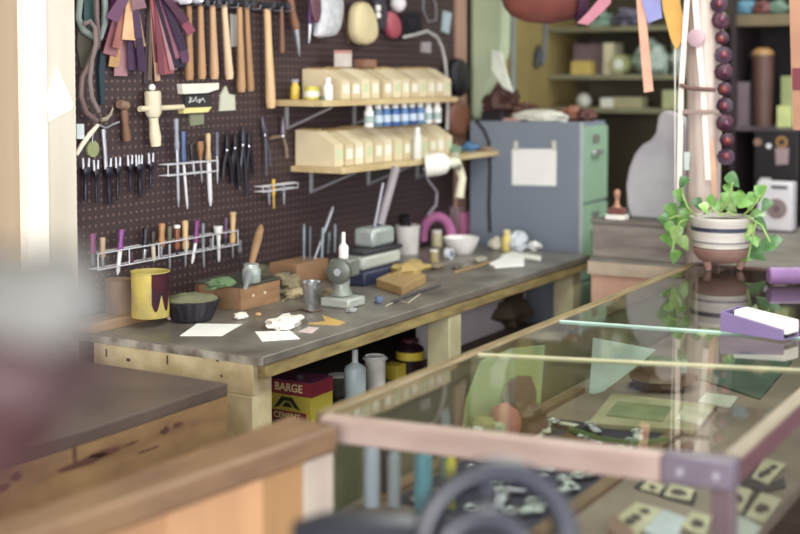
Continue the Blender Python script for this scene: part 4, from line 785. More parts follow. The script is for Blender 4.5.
# farther back: leather goods and two imitated reflections seen through the top
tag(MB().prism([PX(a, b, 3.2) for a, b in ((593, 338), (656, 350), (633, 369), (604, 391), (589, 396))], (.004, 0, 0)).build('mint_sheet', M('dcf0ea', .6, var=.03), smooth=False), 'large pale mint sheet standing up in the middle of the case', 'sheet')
flat('dark_mat', 'dark blue mat under the jumbled key cases in the near case', 'mat', [PXY for PXY in ((372, 522), (425, 484), (622, 478), (568, 530))], M('34304a', .7), .0006) if False else tag(MB().rng(2.17, 2.92, .99, 1.31, ZS-.0012, ZS).build('dark_mat', M('34304a', .7), smooth=False), 'dark blue mat under the jumbled key cases in the near case', 'mat')
t = thing('leather_folder', PZ(640, 420, ZS), 'broad ivory and green leather folder lying in the case middle', 'folder')
MB().prism([PZ(a, b, ZS) for a, b in ((588, 428), (612, 398), (716, 410), (694, 436))], (0, 0, .014)).build('cover', M('c8bc98', .6, h2='a29a70', scale=9), t, smooth=False, bevel=.002)
MB().prism([PZ(a, b, ZS+.0142) for a, b in ((606, 416), (618, 402), (672, 408), (662, 422))], (0, 0, .003)).build('panel', M('7f8a5c', .5, h2='a0a67c', scale=16), t, smooth=False)
MB().prism([PZ(a, b, ZS+.0142) for a, b in ((676, 420), (684, 407), (712, 411), (700, 426))], (0, 0, .003)).build('patch', M('d2cdb4', .6), t, smooth=False)
t = thing('leather_bag', PZ(640, 385, ZS), 'brown leather bag with a green flap behind the ivory folder', 'bag')
c = PZ(662, 386, ZS); MB().blob((c.x, c.y, ZS+.024), (.10, .085, .03), 71, .15).build('body', M('79523a', .5, h2='5c3f30', scale=7), t)
MB().blob((c.x+.07, c.y+.02, ZS+.045), (.06, .07, .018), 72, .15, flat=False).build('flap', M('6a7a45', .5), t)
flat('white_card', 'small white card on the far right beyond the ivory folder', 'card', [(698, 403), (706, 394), (738, 398), (730, 409)], M('dcdccb', .6), .004)
c = PZ(622, 452, ZS); t = thing('leather_belt', c, 'brown and green leather belt coiled against the front rail', 'belt')
MB().tube([PZ(x, y, ZS+.01) for x, y in ((566, 438), (585, 444), (610, 452), (640, 456), (672, 452), (690, 446))], .012, 8).build('strap', M('7d5a3c', .5), t)
MB().tube([PZ(x, y, ZS+.010) for x, y in ((570, 430), (600, 440), (632, 445), (668, 441))], .009, 8).build('strap', M('687a44', .5), t)
c = PZ(760, 380, ZS); flat('green_leather', 'dark green leather hide lying at the far right of the case', 'leather piece', [(700, 380), (742, 352), (792, 362), (760, 400)], M('5f7464', .5, h2='465850', scale=8), .004)
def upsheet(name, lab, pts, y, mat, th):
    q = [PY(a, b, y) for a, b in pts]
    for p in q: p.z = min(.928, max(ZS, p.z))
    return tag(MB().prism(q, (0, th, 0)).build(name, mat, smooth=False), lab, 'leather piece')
upsheet('olive_reflection', 'pale olive-green sheet imitating a glass reflection, standing against the case back', [(462, 470), (468, 400), (482, 345), (512, 345), (545, 345), (540, 480)], 1.362, M('c3d08e', .6, h2='a9b878', scale=8), .006)  # coloured sheet imitating the rolled hide's reflection in the glass top
upsheet('brown_reflection', 'mauve-brown sheet with a pointed tip imitating a glass reflection, before the olive sheet', [(503, 400), (508, 384), (520, 376), (531, 376), (537, 392), (535, 414), (526, 434), (512, 420)], 1.35, M('8d6c60', .6, h2='745548', scale=10), .006)  # brown cut-out in place of a reflection on the glass
# little jars along the back of the case
for px, py, w, h, hexc, caph_, lab in ((375, 432, 24, 36, 'a89a52', None, 'tan jar standing nearest the case corner'), (392, 438, 12, 26, 'd8d8d0', 'f0f0ee', 'small white bottle between the tan jar and pink ball'), (425, 432, 24, 26, 'b8b48a', None, 'squat cream jar right of the pink ball')):
    p = PZ(px, py, ZS); s_ = S(p); bottle('jar', lab+' inside the case', 'jar', (p.x, min(p.y, CY1-.09), ZS), w*s_/2, h*s_*1.0, .75, M(hexc, .4), WHITE if caph_ else None, None, .7, 'jars along the back of the glass case')
p = PZ(406, 425, ZS); tag(MB().blob((p.x, min(p.y, CY1-.1), ZS+.04), (.04, .04, .048), 81, .1).build('pink_ball', M('c8705c', .6)), 'coral pink ball of cord among the case jars', 'ball')
p = PZ(438, 420, ZS); tag(MB().blob((p.x, min(p.y, CY1-.12), ZS+.035), (.06, .04, .04), 82, .25).build('brown_pouch', M('6b4638', .5)), 'dark brown pouch at the back of the case left of the olive sheet', 'pouch')
# bottles glimpsed through the front glass
for (x, y, r_, h, hexc, lab) in ((2.16, 1.225, .018, .13, '5f9aa8', 'slim teal bottle just inside the front glass'), (2.20, 1.185, .011, .11, 'd6c83c', 'thin yellow bottle beside the teal bottle'), (2.15, 1.285, .013, .12, '9aa0a8', 'thin grey bottle between the corner leg and teal bottle'), (2.22, 1.265, .012, .13, 'c9ccd2', 'thin white bottle behind the teal bottle'), (2.13, 1.325, .016, .14, 'b4bccc', 'pale blue-grey bottle tucked by the corner leg'), (2.19, 1.325, .012, .13, '3c404c', 'thin dark bottle behind the grey one near the corner'), (2.25, 1.225, .012, .12, '8fa08c', 'grey-green slim bottle behind the yellow bottle')):
    bottle('tall_bottle', lab, 'bottle', (x, y, ZS), r_, h, .8, M(hexc, .4), None, None, .6, 'slim bottles inside the front glass')
# ================================================================== FILING CABINET
FX, FZ = 5.10, 1.40
fy0 = PX(582, 160, FX).y; fx1 = FX+.30
cb = thing('filing_cabinet', (FX, fy0, 0), 'blue-grey metal filing cabinet with pale green drawer fronts, at the bench end', 'filing cabinet')
GR = M('7d8796', .45, var=.05, scale=2); GN = M('8fb394', .45, var=.06)
MB().rng(FX, fx1, fy0+.014, 2.655, 0, FZ).build('body', GR, cb, bevel=.004)
MB().rng(FX-.0015, FX+.012, fy0-.001, fy0+.013, 0, FZ).build('corner_post', M('a9b4b4', .4), cb, bevel=.002)
for i in range(4):
    z0 = .05+i*.335; d_ = MB().rng(FX+.013, fx1-.004, fy0, fy0+.0135, z0, z0+.325).build('drawer', GN, cb, bevel=.003)
    MB().rng(FX+.10, FX+.20, fy0-.02, fy0-.0005, z0+.2, z0+.225).build('handle', M('b9beb8', .35, .6), d_, bevel=.004)
    MB().rng(FX+.11, FX+.19, fy0-.003, fy0-.0005, z0+.25, z0+.29).build('label_frame', M('a8b0a4', .35, .6), d_)
n = thing('notice', PX(534, 186, FX-.001), 'blank white notice taped to the grey cabinet side', 'notice')
MB().prism([PX(a, b, FX-.0015) for a, b in ((512, 149), (556.5, 149), (556, 186), (512, 185))], (.0018, 0, 0)).build('sheet', PAPER, n, smooth=False)
for x in (516, 554): MB().prism([PX(x-2, 141, FX-.0022), PX(x+2, 141, FX-.0022), PX(x+2, 151, FX-.0022), PX(x-2, 151, FX-.0022)], (.0006, 0, 0)).build('tape', M('d9d8c8', .5), n, smooth=False)
m = MB(); pts = [PX(a, b, FX-.005) for a, b in ((476, 124), (484, 130), (489, 142), (490, 170), (489, 205), (490, 232))]
m.tube([pts[0]+Vector((.08, 0, .014)), pts[0]+Vector((.0, 0, .016))]+pts[1:], .0075, 8); tag(m.build('black_strap', M('1c1a20', .5)), 'black strap hanging down the grey cabinet side', 'strap')
# on the cabinet
def cabz(px): p = PX(px, 115, FX+.12); return V(p.x, p.y, FZ)
c = cabz(500); tag(MB().blob(c+Vector((.02, 0, .066)), (.09, .075, .082), 91, .35).build('brown_leather_heap', M('5a3228', .6, h2='3e231e', scale=10)), 'dark brown leather heap on top of the grey cabinet', 'leather piece')
c = cabz(522); tag(MB().blob(c+Vector((.03, 0, .035)), (.07, .06, .044), 92, .35).build('leather_scrap_heap', M('6e4434', .6, h2='4c2c26', scale=12)), 'lower red-brown leather heap beside the dark one on the cabinet', 'leather piece')
c = PX(494, 116, FX+.03); tag(MB().rng(c.x-.02, c.x+.04, c.y-.05, c.y+.055, FZ, FZ+.04).build('black_box', M('1d1a22', .5), bevel=.004), 'small black box at the front of the cabinet top', 'box')
c = PX(540, 118, FX+.05); tag(MB().blob((c.x, c.y, FZ+.021), (.06, .13, .027), 93, .22).build('white_cloth', M('dcdccf', .8)), 'white cloth lying on the cabinet top', 'cloth')
c = PX(511, 122, FX+.03); tag(MB().rng(c.x-.02, c.x+.06, c.y-.05, c.y+.03, FZ, FZ+.012).build('pink_pad', M('c0968a', .7), bevel=.002), 'thin pinkish pad between the black box and white cloth', 'pad')
for k, (px, h, r_, lab) in enumerate(((558, '7a4a3a', .04, 'reddish leather scrap at the right of the white cloth'), (572, '9a6450', .05, 'tan-red leather roll near the middle of the cabinet top'), (586, '5f3530', .045, 'dark red leather scrap near the cabinet edge'))):
    c = PX(px, 116, FX+.16); tag(MB().blob((c.x, c.y, FZ+r_*.55), (r_, r_, r_*.7), 95+k, .3).build('leather_scrap', M(h, .6)), lab, 'leather piece', 'leather scraps on the filing cabinet')
# rolled hide standing on the cabinet
def col_pt(px, py, k=0): return PX(px, py, 5.33-k)
t = thing('rolled_hide', PX(475, 121, 5.25), 'pale green-white rolled hide standing tall behind the dark brown heap', 'hide')
HP = [(468, -60), (508, -60), (507, 0), (506, 50), (498, 76), (488, 92), (484, 104), (483, 121.5), (468, 121.5)]
MB().prism([PX(a, b, 5.22) for a, b in HP], (.07, 0, 0)).build('roll', M('b9c7a4', .6, h2='a8b894', scale=3, var=.1), t, bevel=.03)
MB().prism([PX(a, b, 5.2) for a, b in ((491, 50), (501, 52), (507, 75), (513, 93), (503, 88), (495, 76), (491, 70))], (.012, 0, 0)).build('flap', M('e4ead8', .6), t, smooth=False, bevel=.004)
# conduit and pliers on the olive wall
a, b = PY(513, -40, YP+.032), PY(513, 96, YP+.032); tag(MB().cyl((a.x, YP+.032, 2.3), (a.x, YP+.032, b.z), .016).build('conduit', M('8f9694', .4)), 'grey conduit running down the olive wall beside the hide', 'pipe')
t = thing('long_tongs', PY(541, 67, YP+.03), 'dark long-handled tongs hanging on the olive wall', 'tongs')
MB().tube([PY(546, 20, YP+.03), PY(545, 45, YP+.03), PY(543, 64, YP+.03)], .011, 8).build('handle', M('7a8088', .4, .3), t); MB().rod(PY(539, 46, YP+.028), PY(536, 67, YP+.028), [(0, .01), (.4, .028), (1, .02)], 10).build('jaws', M('3a3d44', .4), t)
# brown round bag hanging at the top
c = PX(545, -9, 4.75); s_ = S(c); t = thing('leather_drum_bag', c, 'big rounded red-brown leather bag hanging at the top over the cabinet', 'bag')
m = MB(); vs = []
ax = rt; m.rod(c-ax*.175, c+ax*.175, [(0, .03), (.04, .07), (.12, .1), (.3, .125), (.55, .132), (.8, .115), (.93, .08), (1, .03)], 28); m.build('body', M('8c4a40', .5, h2='6d352f', scale=6), t)
MB().rod(c+ax*.12, c+ax*.165, [(0, .123), (.5, .112), (1, .088)], 28).build('end_band', M('4e2248', .5), t)
for k in (-.1, .1): MB().tube([c+ax*k+Vector((0, 0, .1)), c+ax*k*.6+Vector((0, 0, .5)), V((c+ax*k*.6).x, (c+ax*k*.6).y, 2.701)], .008, 6).build('strap', M('5a3428', .6), t)
# ================================================================== BACK WALL SHELVES
def wshelf(label, y0, y1, z, mat, x0=6.22):
    t = thing('back_shelf', (x0, y0, z), label, 'shelf', 'shelves on the back wall')
    MB().rng(x0, 6.601, y0, y1, z-.025, z).build('board', mat, t)
    for y in (y0+.06, y1-.08): MB().prism([(6.6, y, z-.026), (x0+.2, y, z-.026), (6.6, y, z-.10)], (0, .02, 0)).build('bracket', M('6a6250', .6), t, smooth=False)
    return t
SH = M('8c8a66', .6, h2='74725a', scale=4)
wshelf('top olive shelf on the back wall, above the mauve box', 1.9, YP+.035, 1.85, SH); wshelf('middle olive shelf on the back wall, carrying the mauve box', 1.9, YP+.035, 1.605, SH); wshelf('bottom olive shelf on the back wall, just above the cabinet top', 1.9, YP+.035, 1.435, SH)
SX = 6.36
def bx(name, lab, px0, px1, yt, z, mat, cat='box', dx=.14, x=SX, grp='boxes on the back wall shelves', lid=None):
    a, b = PX(px0, yt, x-.07), PX(px1, yt, x-.07); h = max(.02, a.z-z)
    return boxon(name, lab, cat, x, (a.y+b.y)/2, z, dx, abs(a.y-b.y), h, mat, 0, grp, lid)
bx('mauve_box', 'mauve-grey box on the middle back shelf behind the low yellow box', 573, 603, 44, 1.605, M('8a7478', .7), x=6.45, dx=.13)
bx('yellow_box', 'low yellow box in front of the mauve box', 569, 588, 61, 1.605, M('ccb45c', .7), x=6.30, dx=.09)
bx('cream_box', 'tall cream box right of the yellow box', 604, 613, 43, 1.605, M('d8d4ac', .7), x=6.36, dx=.16)
c = PX(622, 62, 6.30); t = thing('paper_roll', (c.x, c.y, 1.605), 'olive-green paper roll lying beside the tall cream box', 'roll')
MB().rod((6.25, c.y, 1.605+.052), (6.5, c.y, 1.605+.052), [(0, .05), (1, .05)], 20).build('roll', M('a3aa74', .7), t); MB().cyl((6.248, c.y, 1.657), (6.26, c.y, 1.657), .026).build('core', M('dfe6d8', .7), t)
c = PX(652, 60, 6.30); tag(MB().blob((c.x, c.y, 1.605+.072), (.07, .09, .09), 101, .25).build('plastic_bag', M('a9bcae', .5, h2='8fa296', scale=14)), 'pale green stuffed plastic bag on the middle back shelf', 'bag')
c = PX(679, 48, 6.36); tag(MB().blob((c.x, c.y, 1.605+.08), (.05, .04, .1), 102, .25).build('cloth_bundle', M('c2ccc0', .6)), 'taller pale cloth bundle beside the stuffed plastic bag', 'bundle')
c = PX(632, 14, 6.36); tag(MB().blob((c.x, c.y, 1.85+.04), (.08, .1, .05), 103, .3).build('plastic_bag', M('8a86a0', .5, h2='66667e', scale=10)), 'grey-lilac plastic bag on the top back shelf behind the salmon strap', 'bag')
c = PX(600, 10, 6.36); tag(MB().blob((c.x, c.y, 1.85+.045), (.07, .06, .056), 104, .3).build('green_bundle', M('8fae98', .6)), 'mint green bundle on the top back shelf', 'bundle')
c = PX(584, 98, 6.3); tag(MB().blob((c.x, c.y, 1.435+.032), (.04, .04, .04), 105, .08).build('white_pot', M('cfd2c6', .5)), 'round white pot on the bottom back shelf', 'pot')
bx('white_box', 'small bright white box on the bottom back shelf', 600, 612, 106, 1.435, M('e2e4d8', .7), dx=.08, x=6.30) if False else bx('white_box', 'small bright white box on the bottom back shelf', 598, 610, 98, 1.435, M('e2e4d8', .7), dx=.08, x=6.30)
bx('cream_carton', 'low olive-cream carton right of the white box', 612, 640, 97, 1.435, M('a8a47c', .7), dx=.1, x=6.32)
bx('lime_carton', 'pale lime carton at the right of the bottom back shelf', 661, 678, 90, 1.435, M('b3ba84', .7), dx=.1, x=6.32)
# dark shelving at the right
ds = thing('dark_shelf_unit', (6.3, 1.5, 0), 'dark open shelf unit standing against the back wall at the right', 'shelf unit')
DKW = M('33262c', .6)
ya, yb = PX(800, 80, 6.15).y-.12, PX(733, 80, 6.15).y
for y in (ya, yb): MB().rng(6.15, 6.598, y-.012, y+.012, 0, 2.0).build('upright', DKW, ds)
MB().rng(6.58, 6.598, ya+.0125, yb-.0125, .05, 2.0).build('back_panel', M('1f171e', .7), ds)
zs = [PX(760, y, 6.15).z for y in (14, 127)]+[.5, .1]
MB().rng(6.155, 6.579, ya+.0125, yb-.0125, zs[0]-.055, zs[0]).build('shelf_board', M('6f6046', .6), ds); MB().rng(6.155, 6.579, ya+.0125, yb-.0125, zs[1]-.02, zs[1]).build('shelf_board', M('5e5258', .6), ds); MB().rng(6.155, 6.579, ya+.0125, yb-.0125, zs[2]-.02, zs[2]).build('shelf_board', DKW, ds)
def dsx(name, lab, cat, px0, px1, yt, zi, mat, dx=.1, x=6.24):
    a, b = PX(px0, yt, x-dx/2), PX(px1, yt, x-dx/2); return boxon(name, lab, cat, x, (a.y+b.y)/2, zs[zi], dx, abs(a.y-b.y), max(.02, a.z-zs[zi]), mat, 0, 'things in the dark shelf unit')
dsx('mauve_box', 'dim mauve box at the left of the dark shelf unit', 'box', 735, 749, 82, 1, M('6f6068', .7))
dsx('lime_box', 'pale lime box standing lowest at the right of the dark shelf unit', 'box', 777, 792, 106, 1, M('c2cc84', .7)); 
a = PX(784, 92, 6.3); boxon('lime_box', 'dim lime box raised behind the lowest lime box', 'box', 6.42, a.y, zs[1], .08, .07, PX(784, 76, 6.38).z-zs[1], M('b3bd80', .7), 0, 'things in the dark shelf unit')
a = PX(745, 10, 6.22); tag(MB().blob((a.x, a.y, zs[0]+.032), (.05, .06, .04), 111, .2).build('blue_bundle', M('4f7f98', .6)), 'blue bundle at the top of the dark shelf unit', 'bundle')
a = PX(762, 8, 6.22); tag(MB().blob((a.x, a.y, zs[0]+.028), (.05, .05, .034), 112, .2).build('red_bundle', M('6a3a38', .6)), 'dull red bundle beside the blue one at the top', 'bundle')
a = PX(779, 8, 6.22); tag(MB().blob((a.x, a.y, zs[0]+.028), (.04, .05, .034), 113, .2).build('green_bundle', M('5f7a68', .6)), 'grey-green bundle beside the dull red one at the top', 'bundle')
t = thing('leather_sheath', PX(763, 126, 6.2), 'tall brown leather sheath with a tan rim leaning in the dark shelf unit', 'sheath')
A = PX(763, 124, 6.22); B = PX(763, 55, 6.22); A.z = zs[1]+.001; s_ = S(A)
MB().rod(A, B, [(0, 9*s_), (.5, 10*s_), (1, 11*s_)], 16).build('body', M('5e4038', .5), t)
MB().rod(B+Vector((0, 0, .0005)), B+Vector((0, 0, .035)), [(0, 11.2*s_), (.6, 10*s_), (1, 5*s_)], 16).build('rim', M('a87d4c', .5), t)
a = PX(748, 60, 6.22); t = thing('dark_bottle', (a.x+.1, a.y, zs[1]), 'tall black bottle left of the brown sheath', 'bottle'); MB().lathe((a.x+.1, a.y, zs[1]), [(.05, 0), (.05, .2), (.03, .25), (.02, .33)]).build('body', M('121016', .3), t); MB().lathe((a.x+.1, a.y, zs[1]), [(.024, .3302), (.024, .36)]).build('cap', M('54545c', .4), t)
# ================================================================== REAR COUNTER THINGS
X0 = 4.74
t = thing('stone_slab', V(X0, PX(657, 221, X0).y, ZG), 'large rounded grey stone slab standing on the grey chest behind the plant', 'slab')
zk = lambda p_: V(p_.x, p_.y, max(p_.z, ZG))
out = [(629, 224), (626, 205), (625, 185), (628, 168), (634, 153), (642, 144), (650, 140), (655, 132), (657, 116), (664, 110), (674, 113), (684, 118), (690, 130), (692, 224)]
bmx = MB().prism([zk(PX(a, b, X0)) if b < 219 else V(PX(a, b, X0).x, PX(a, b, X0).y, ZG) for a, b in out], (.055, 0, 0)); bmx.build('slab', M('b6b4b8', .7, h2='9a989e', scale=5, bump=.3), t, bevel=.012)
p = PX(617, 221, 4.68); t = thing('white_block', (p.x, p.y, ZG), 'small white block under the copper knobbed stamp', 'block'); s_ = S(p)
MB().box((p.x, p.y, ZG+.0095), (.05, 20*s_, .019)).build('block', WHITE, t, bevel=.002)
st = thing('stamp', (p.x, p.y, ZG+.0192), 'copper-coloured hand stamp with a round knob, on the white block', 'stamp'); z0 = ZG+.0192
MB().box((p.x, p.y, z0+.013), (.04, 17*s_, .026)).build('base', M('7a4a42', .4), st, bevel=.003)
MB().lathe((p.x, p.y, z0), [(.020, .0263), (.010, .04), (.008, .058), (.011, .067), (.014, .078), (.013, .088), (.006, .096)], 18).build('knob', M('c08a70', .35, .2), st)
# radio and black telephone case
p = PX(774, 229, 5.75); s_ = S(p); t = thing('radio', (5.78, p.y, ZK), 'white portable radio with a round brown speaker, behind the plant leaves', 'radio')
rw = 34*s_/.97; rhh = PX(774, 182, 5.75).z-ZK
MB().box((5.79, p.y, ZK+rhh*.515), (.08, rw, rhh*.97)).build('body', M('d6d3d8', .4, var=.04), t, bevel=.006)
MB().box((5.79, p.y, ZK+rhh*.015), (.085, rw*1.03, rhh*.03)).build('foot', M('2a2630', .4), t)
sc0 = V(5.7495, p.y-.01, ZK+rhh*.47)
sp_ = MB().cyl(sc0+Vector((.002, 0, 0)), sc0-Vector((.003, 0, 0)), rw*.29, n=28).build('speaker', M('8a7676', .6, scale=60), t)
MB().cyl(sc0-Vector((.0031, 0, 0)), sc0-Vector((.006, 0, 0)), rw*.1, n=20).build('speaker_cone', M('6a5557', .6), sp_)
MB().box((5.752, p.y-.02, ZK+rhh*.9), (.01, rw*.45, .014)).build('dial', M('55505c', .4), t)
MB().box((5.79, p.y+rw*.33, ZK+rhh+.006), (.05, rw*.25, .012)).build('handle', M('c9c5cc', .4), t)
pa, pb = PX(753, 230, 5.95), PX(797, 230, 5.95); zt = PX(775, 132, 5.95).z
t = thing('black_cabinet', (6.0, (pa.y+pb.y)/2, ZK), 'black upright case with brass disc and hanging tag behind the white radio', 'case')
MB().rng(5.95, 6.10, pb.y, pa.y, ZK, zt).build('body', M('17131a', .4), t, bevel=.004)
MB().rng(5.944, 6.11, pb.y-.008, pa.y+.008, zt, zt+.012).build('top', M('3a333c', .4), t)
def disc(px, py, r_, mat, name, par, x=5.95, d=.006): q = PX(px, py, x); return MB().cyl((x+.001, q.y, q.z), (x-d, q.y, q.z), r_*S(q), n=20).build(name, mat, par)
dk_ = disc(782, 142, 6, M('a87f4c', .35, .4), 'brass_disc', t); disc(782, 142, 3, M('2a2026', .4), 'disc_centre', dk_, d=.009)
disc(769, 146, 2.6, M('d8d8dc', .4), 'white_knob', t); disc(758, 142, 4, M('8a6a58', .4), 'copper_disc', t)
q0 = [(775, 148), (789, 148), (788, 164), (776, 165)]; MB().prism([PX(a, b, 5.946) for a, b in q0], (.005, 0, 0)).build('hanging_tag', M('9a8288', .5), t, smooth=False)
soft('mauve_cloth', 'mauve cloth lump left of the black upright case', 'cloth', [(754, 155), (760, 153), (762, 168), (758, 174), (753, 168)], .02, M('7a5c62', .7), PX(757, 165, 5.93).y) if False else None
# ================================================================== PILLAR HANGINGS
HX = 4.365
def strapx(name, lab, pts, mat, x=HX, th=.003, cat='strap', group='straps hanging from the beam'):
    return tag(MB().prism([PX(a, b, x) for a, b in pts], (th, 0, 0)).build(name, mat, smooth=False), lab, cat, group)
strapx('hanging_strap', 'rose pink leather strap slanting in at the top above the back shelves', [(612, -90), (626, -90), (610, 4), (600, 14), (588, 25), (577, 23), (588, 12), (598, 0)], M('c87e90', .6), x=4.395, th=.006)
strapx('hanging_strap', 'long salmon leather strap hanging over the back shelves', [(632, -90), (643, -90), (645, 10), (653, 91), (644, 92.5), (637, 10)], M('e3a58c', .6), x=4.395, th=.006)
strapx('hanging_strap', 'periwinkle blue strap end hanging beside the salmon strap', [(638, -90), (652, -90), (662, 18), (648, 23), (642, 2)], M('8a8cc8', .6), x=4.388, th=.007)
strapx('hanging_strap', 'broad pointed ochre-yellow strap hanging left of the pillar', [(652, -90), (672, -90), (680, 4), (687, 34), (676, 50), (671, 40), (663, 10)], M('d6a04c', .6), x=4.38, th=.007)
tag(MB().tube([PX(a, b, 4.385) for a, b in ((674, -66), (675, 40), (675, 134), (675, 205))], .002, 6).build('hanging_string', WHITE), 'thin white cord hanging straight left of the pillar', 'cord')
strapx('hanging_strap', 'tan strap with a maroon lower band at the right edge of the picture', [(787, -90), (800, -90), (802, 70), (803, 130), (793, 130), (791, 68)], M('a8785c', .6, h2='96684f', scale=5), x=4.385, th=.008)
q0 = [(792, 68), (803, 68), (803.5, 90), (792.5, 90)]; tag(MB().prism([PX(a, b, 4.383) for a, b in q0], (.012, 0, 0)).build('hanging_band', M('6d2030', .5), smooth=False), 'maroon band wrapped around the tan strap at the right edge', 'band')
# white lacing with a slide
t = thing('lacing_pair', PX(694, 200, 4.35), 'pair of white leather laces with a dusty pink slide hanging down the pillar', 'laces')
LW = M('eadad0', .6, var=.06)
for pts, w in (([(688, -90), (687, 0), (684, 45), (681, 90), (679, 200)], 5), ([(694, -90), (695, 0), (699, 50), (703, 90), (706, 140), (708, 180)], 5.5)):
    L_ = [(a-w/2, b) for a, b in pts]+[(a+w/2, b) for a, b in reversed(pts)]
    MB().prism([PX(a, b, 4.36) for a, b in L_], (.004, 0, 0)).build('lace', LW, t, smooth=False)
q = PX(696, 38, 4.352); MB().rod(q-Vector((.008, 0, 0)), q+Vector((.007, 0, 0)), [(0, .02), (.3, .031), (.8, .031), (1, .022)], 22).build('slide', M('b0919a', .6), t)
MB().tube([PX(a, b, 4.353) for a, b in ((680, 85), (690, 88), (703, 89), (715, 90))], .008, 8).build('knot_band', M('6a4a44', .6), t)
m = MB(); 
for k in (0, 1): m.tube([PX(683+i*3.2, 112+(1.6 if (i+k) % 2 else -1.6), 4.354) for i in range(12)], .005, 6)
m.build('braid_band', M('a08880', .6), t)
strapx('hanging_lace', 'narrow tan lace hanging low on the pillar above the plant', [(707, 140), (713, 138), (716, 165), (717, 198), (712, 198), (710, 165)], M('c9a184', .6), x=4.368, th=.004)
strapx('hanging_tag', 'small grey-green tag beside the laces above the leaves', [(684, 152), (690, 152), (689, 170), (684, 170)], M('b7c4bc', .6), x=4.36, th=.003)
g = thing('bead_garland', PX(728, 172, 4.36), 'dark plum and red leather rosette garland hanging beside the pillar', 'garland')
pts = [(716, -60), (716, -45), (716.5, -30), (717, -14), (719, 4), (721, 20), (722, 38), (723, 55), (724, 72), (724.5, 89), (725, 106), (725.5, 123), (727, 140), (726, 157)]
MB().tube([PX(a, b, 4.405) for a, b in [(716, -90)]+pts], .004, 6).build('cord', M('3a1c2a', .6), g)
for i, (a, b) in enumerate(pts):
    q = PX(a, b, 4.39); nrm = (CAM-q).normalized()+Vector((rnd.uniform(-.4, .4), rnd.uniform(-.4, .4), rnd.uniform(-.3, .3))); nrm.normalize()
    o = MB().rod(q-nrm*.014, q+nrm*.016, [(0, .02), (.3, .026+.007*(i*7 % 3)/2), (.6, .025+.006*(i*5 % 3)/2), (.85, .016), (1, .006)], 9).build('rosette', M(['3f1c30', '351832', '4c2030'][i % 3], .6, h2='2c1428', scale=30), g)
    MB().rod(q+nrm*.012, q+nrm*.021, [(0, .014), (.5, .012), (1, .004)], 12).build('rosette_centre', M(['7a2c2a', '55223c', '6c2836'][(i*2) % 3], .35), o)
# ================================================================== POTTED PLANT ON THE CASE
p = PZ(721, 268, ZC); s_ = S(p); pc = V(p.x+.07, p.y, ZC); pc.x = min(pc.x, CX1-.08); s_ = S(pc)
t = thing('potted_pothos', pc, 'trailing green pothos in a blue-banded stoneware pot on the glass case', 'potted plant')
k = s_
zz = lambda py: ZC+(268-py)*k*1.0
TC = M('9a7468', .6, h2='82605a', scale=8)
for a in (.6, 2.7, 4.8): MB().rod(pc+Vector((math.cos(a)*18*k, math.sin(a)*18*k, 0)), pc+Vector((math.cos(a)*20*k, math.sin(a)*20*k, 9*k)), [(0, 3*k), (1, 5*k)], 10).build('foot', TC, t)
MB().lathe(pc, [(14*k, 6*k), (22*k, 9*k), (27*k, 15*k), (28*k, 20*k), (26*k, 21*k)], 32).build('saucer', TC, t)
GLZ = M('cfcac2', .35, h2='b9b2aa', scale=6, stretch=(1, 1, 10))
MB().lathe(pc, [(22*k, 20*k), (26.5*k, 22*k), (29*k, 36*k), (30*k, 46*k), (31.5*k, 49*k), (31.5*k, 52*k), (28*k, 52*k), (27*k, 45*k)], 36).build('pot', GLZ, t)
MB().lathe(pc, [(29.4*k, 38.5*k), (30.0*k, 38.5*k), (30.5*k, 42.5*k), (29.6*k, 42.5*k)], 36).build('blue_band', M('35374f', .4), t)
MB().lathe(pc, [(27.6*k, 27*k), (28.2*k, 27*k), (28.4*k, 28.5*k), (27.8*k, 28.5*k)], 36).build('grey_band', M('7d7c86', .4), t)
MB().lathe(pc, [(27*k, 45.5*k), (26*k, 48*k), (8*k, 49*k)], 30).build('soil', M('4a3a30', .9), t)
lf = MB()
def leaf(c, dirv, nrm, L, Wd):
    d = dirv.normalized(); n_ = (nrm-d*nrm.dot(d)).normalized(); sd = d.cross(n_)
    prof = [(0, 0), (.02, .30), (.12, .5), (.3, .52), (.55, .4), (.8, .2), (1, 0)]
    vs = []; fs = []
    for t_, w_ in prof:
        drop = -n_*(L*.22*t_*t_)
        vs += [c+d*(t_*L)+sd*(w_*Wd)+n_*(w_*Wd*.25)+drop, c+d*(t_*L)+drop, c+d*(t_*L)-sd*(w_*Wd)+n_*(w_*Wd*.25)+drop]
    for j in range(len(prof)-1):
        a = j*3; fs += [(a, a+1, a+4, a+3), (a+1, a+2, a+5, a+4)]
    lf.cur = rnd.choice((0, 0, 1, 2)); lf.add(vs, fs)
LP = [(683, 182, 12), (679, 196, 13), (684, 205, 12), (672, 212, 17), (667, 222, 17), (681, 224, 15), (676, 234, 16), (668, 240, 15), (684, 243, 14), (675, 256, 13), (670, 228, 13), (686, 214, 11), (663, 217, 10),
      (733, 180, 15), (729, 190, 13), (740, 196, 15), (745, 203, 14), (712, 202, 13), (720, 206, 14), (705, 208, 12), (730, 206, 15), (752, 200, 17), (760, 192, 15), (766, 205, 13), (750, 216, 16), (757, 214, 14), (762, 224, 14), (748, 230, 16), (742, 244, 16), (754, 240, 15), (766, 246, 18), (775, 242, 14), (757, 254, 17), (746, 258, 14), (736, 198, 13), (698, 204, 12), (726, 198, 12)]
vines = MB()
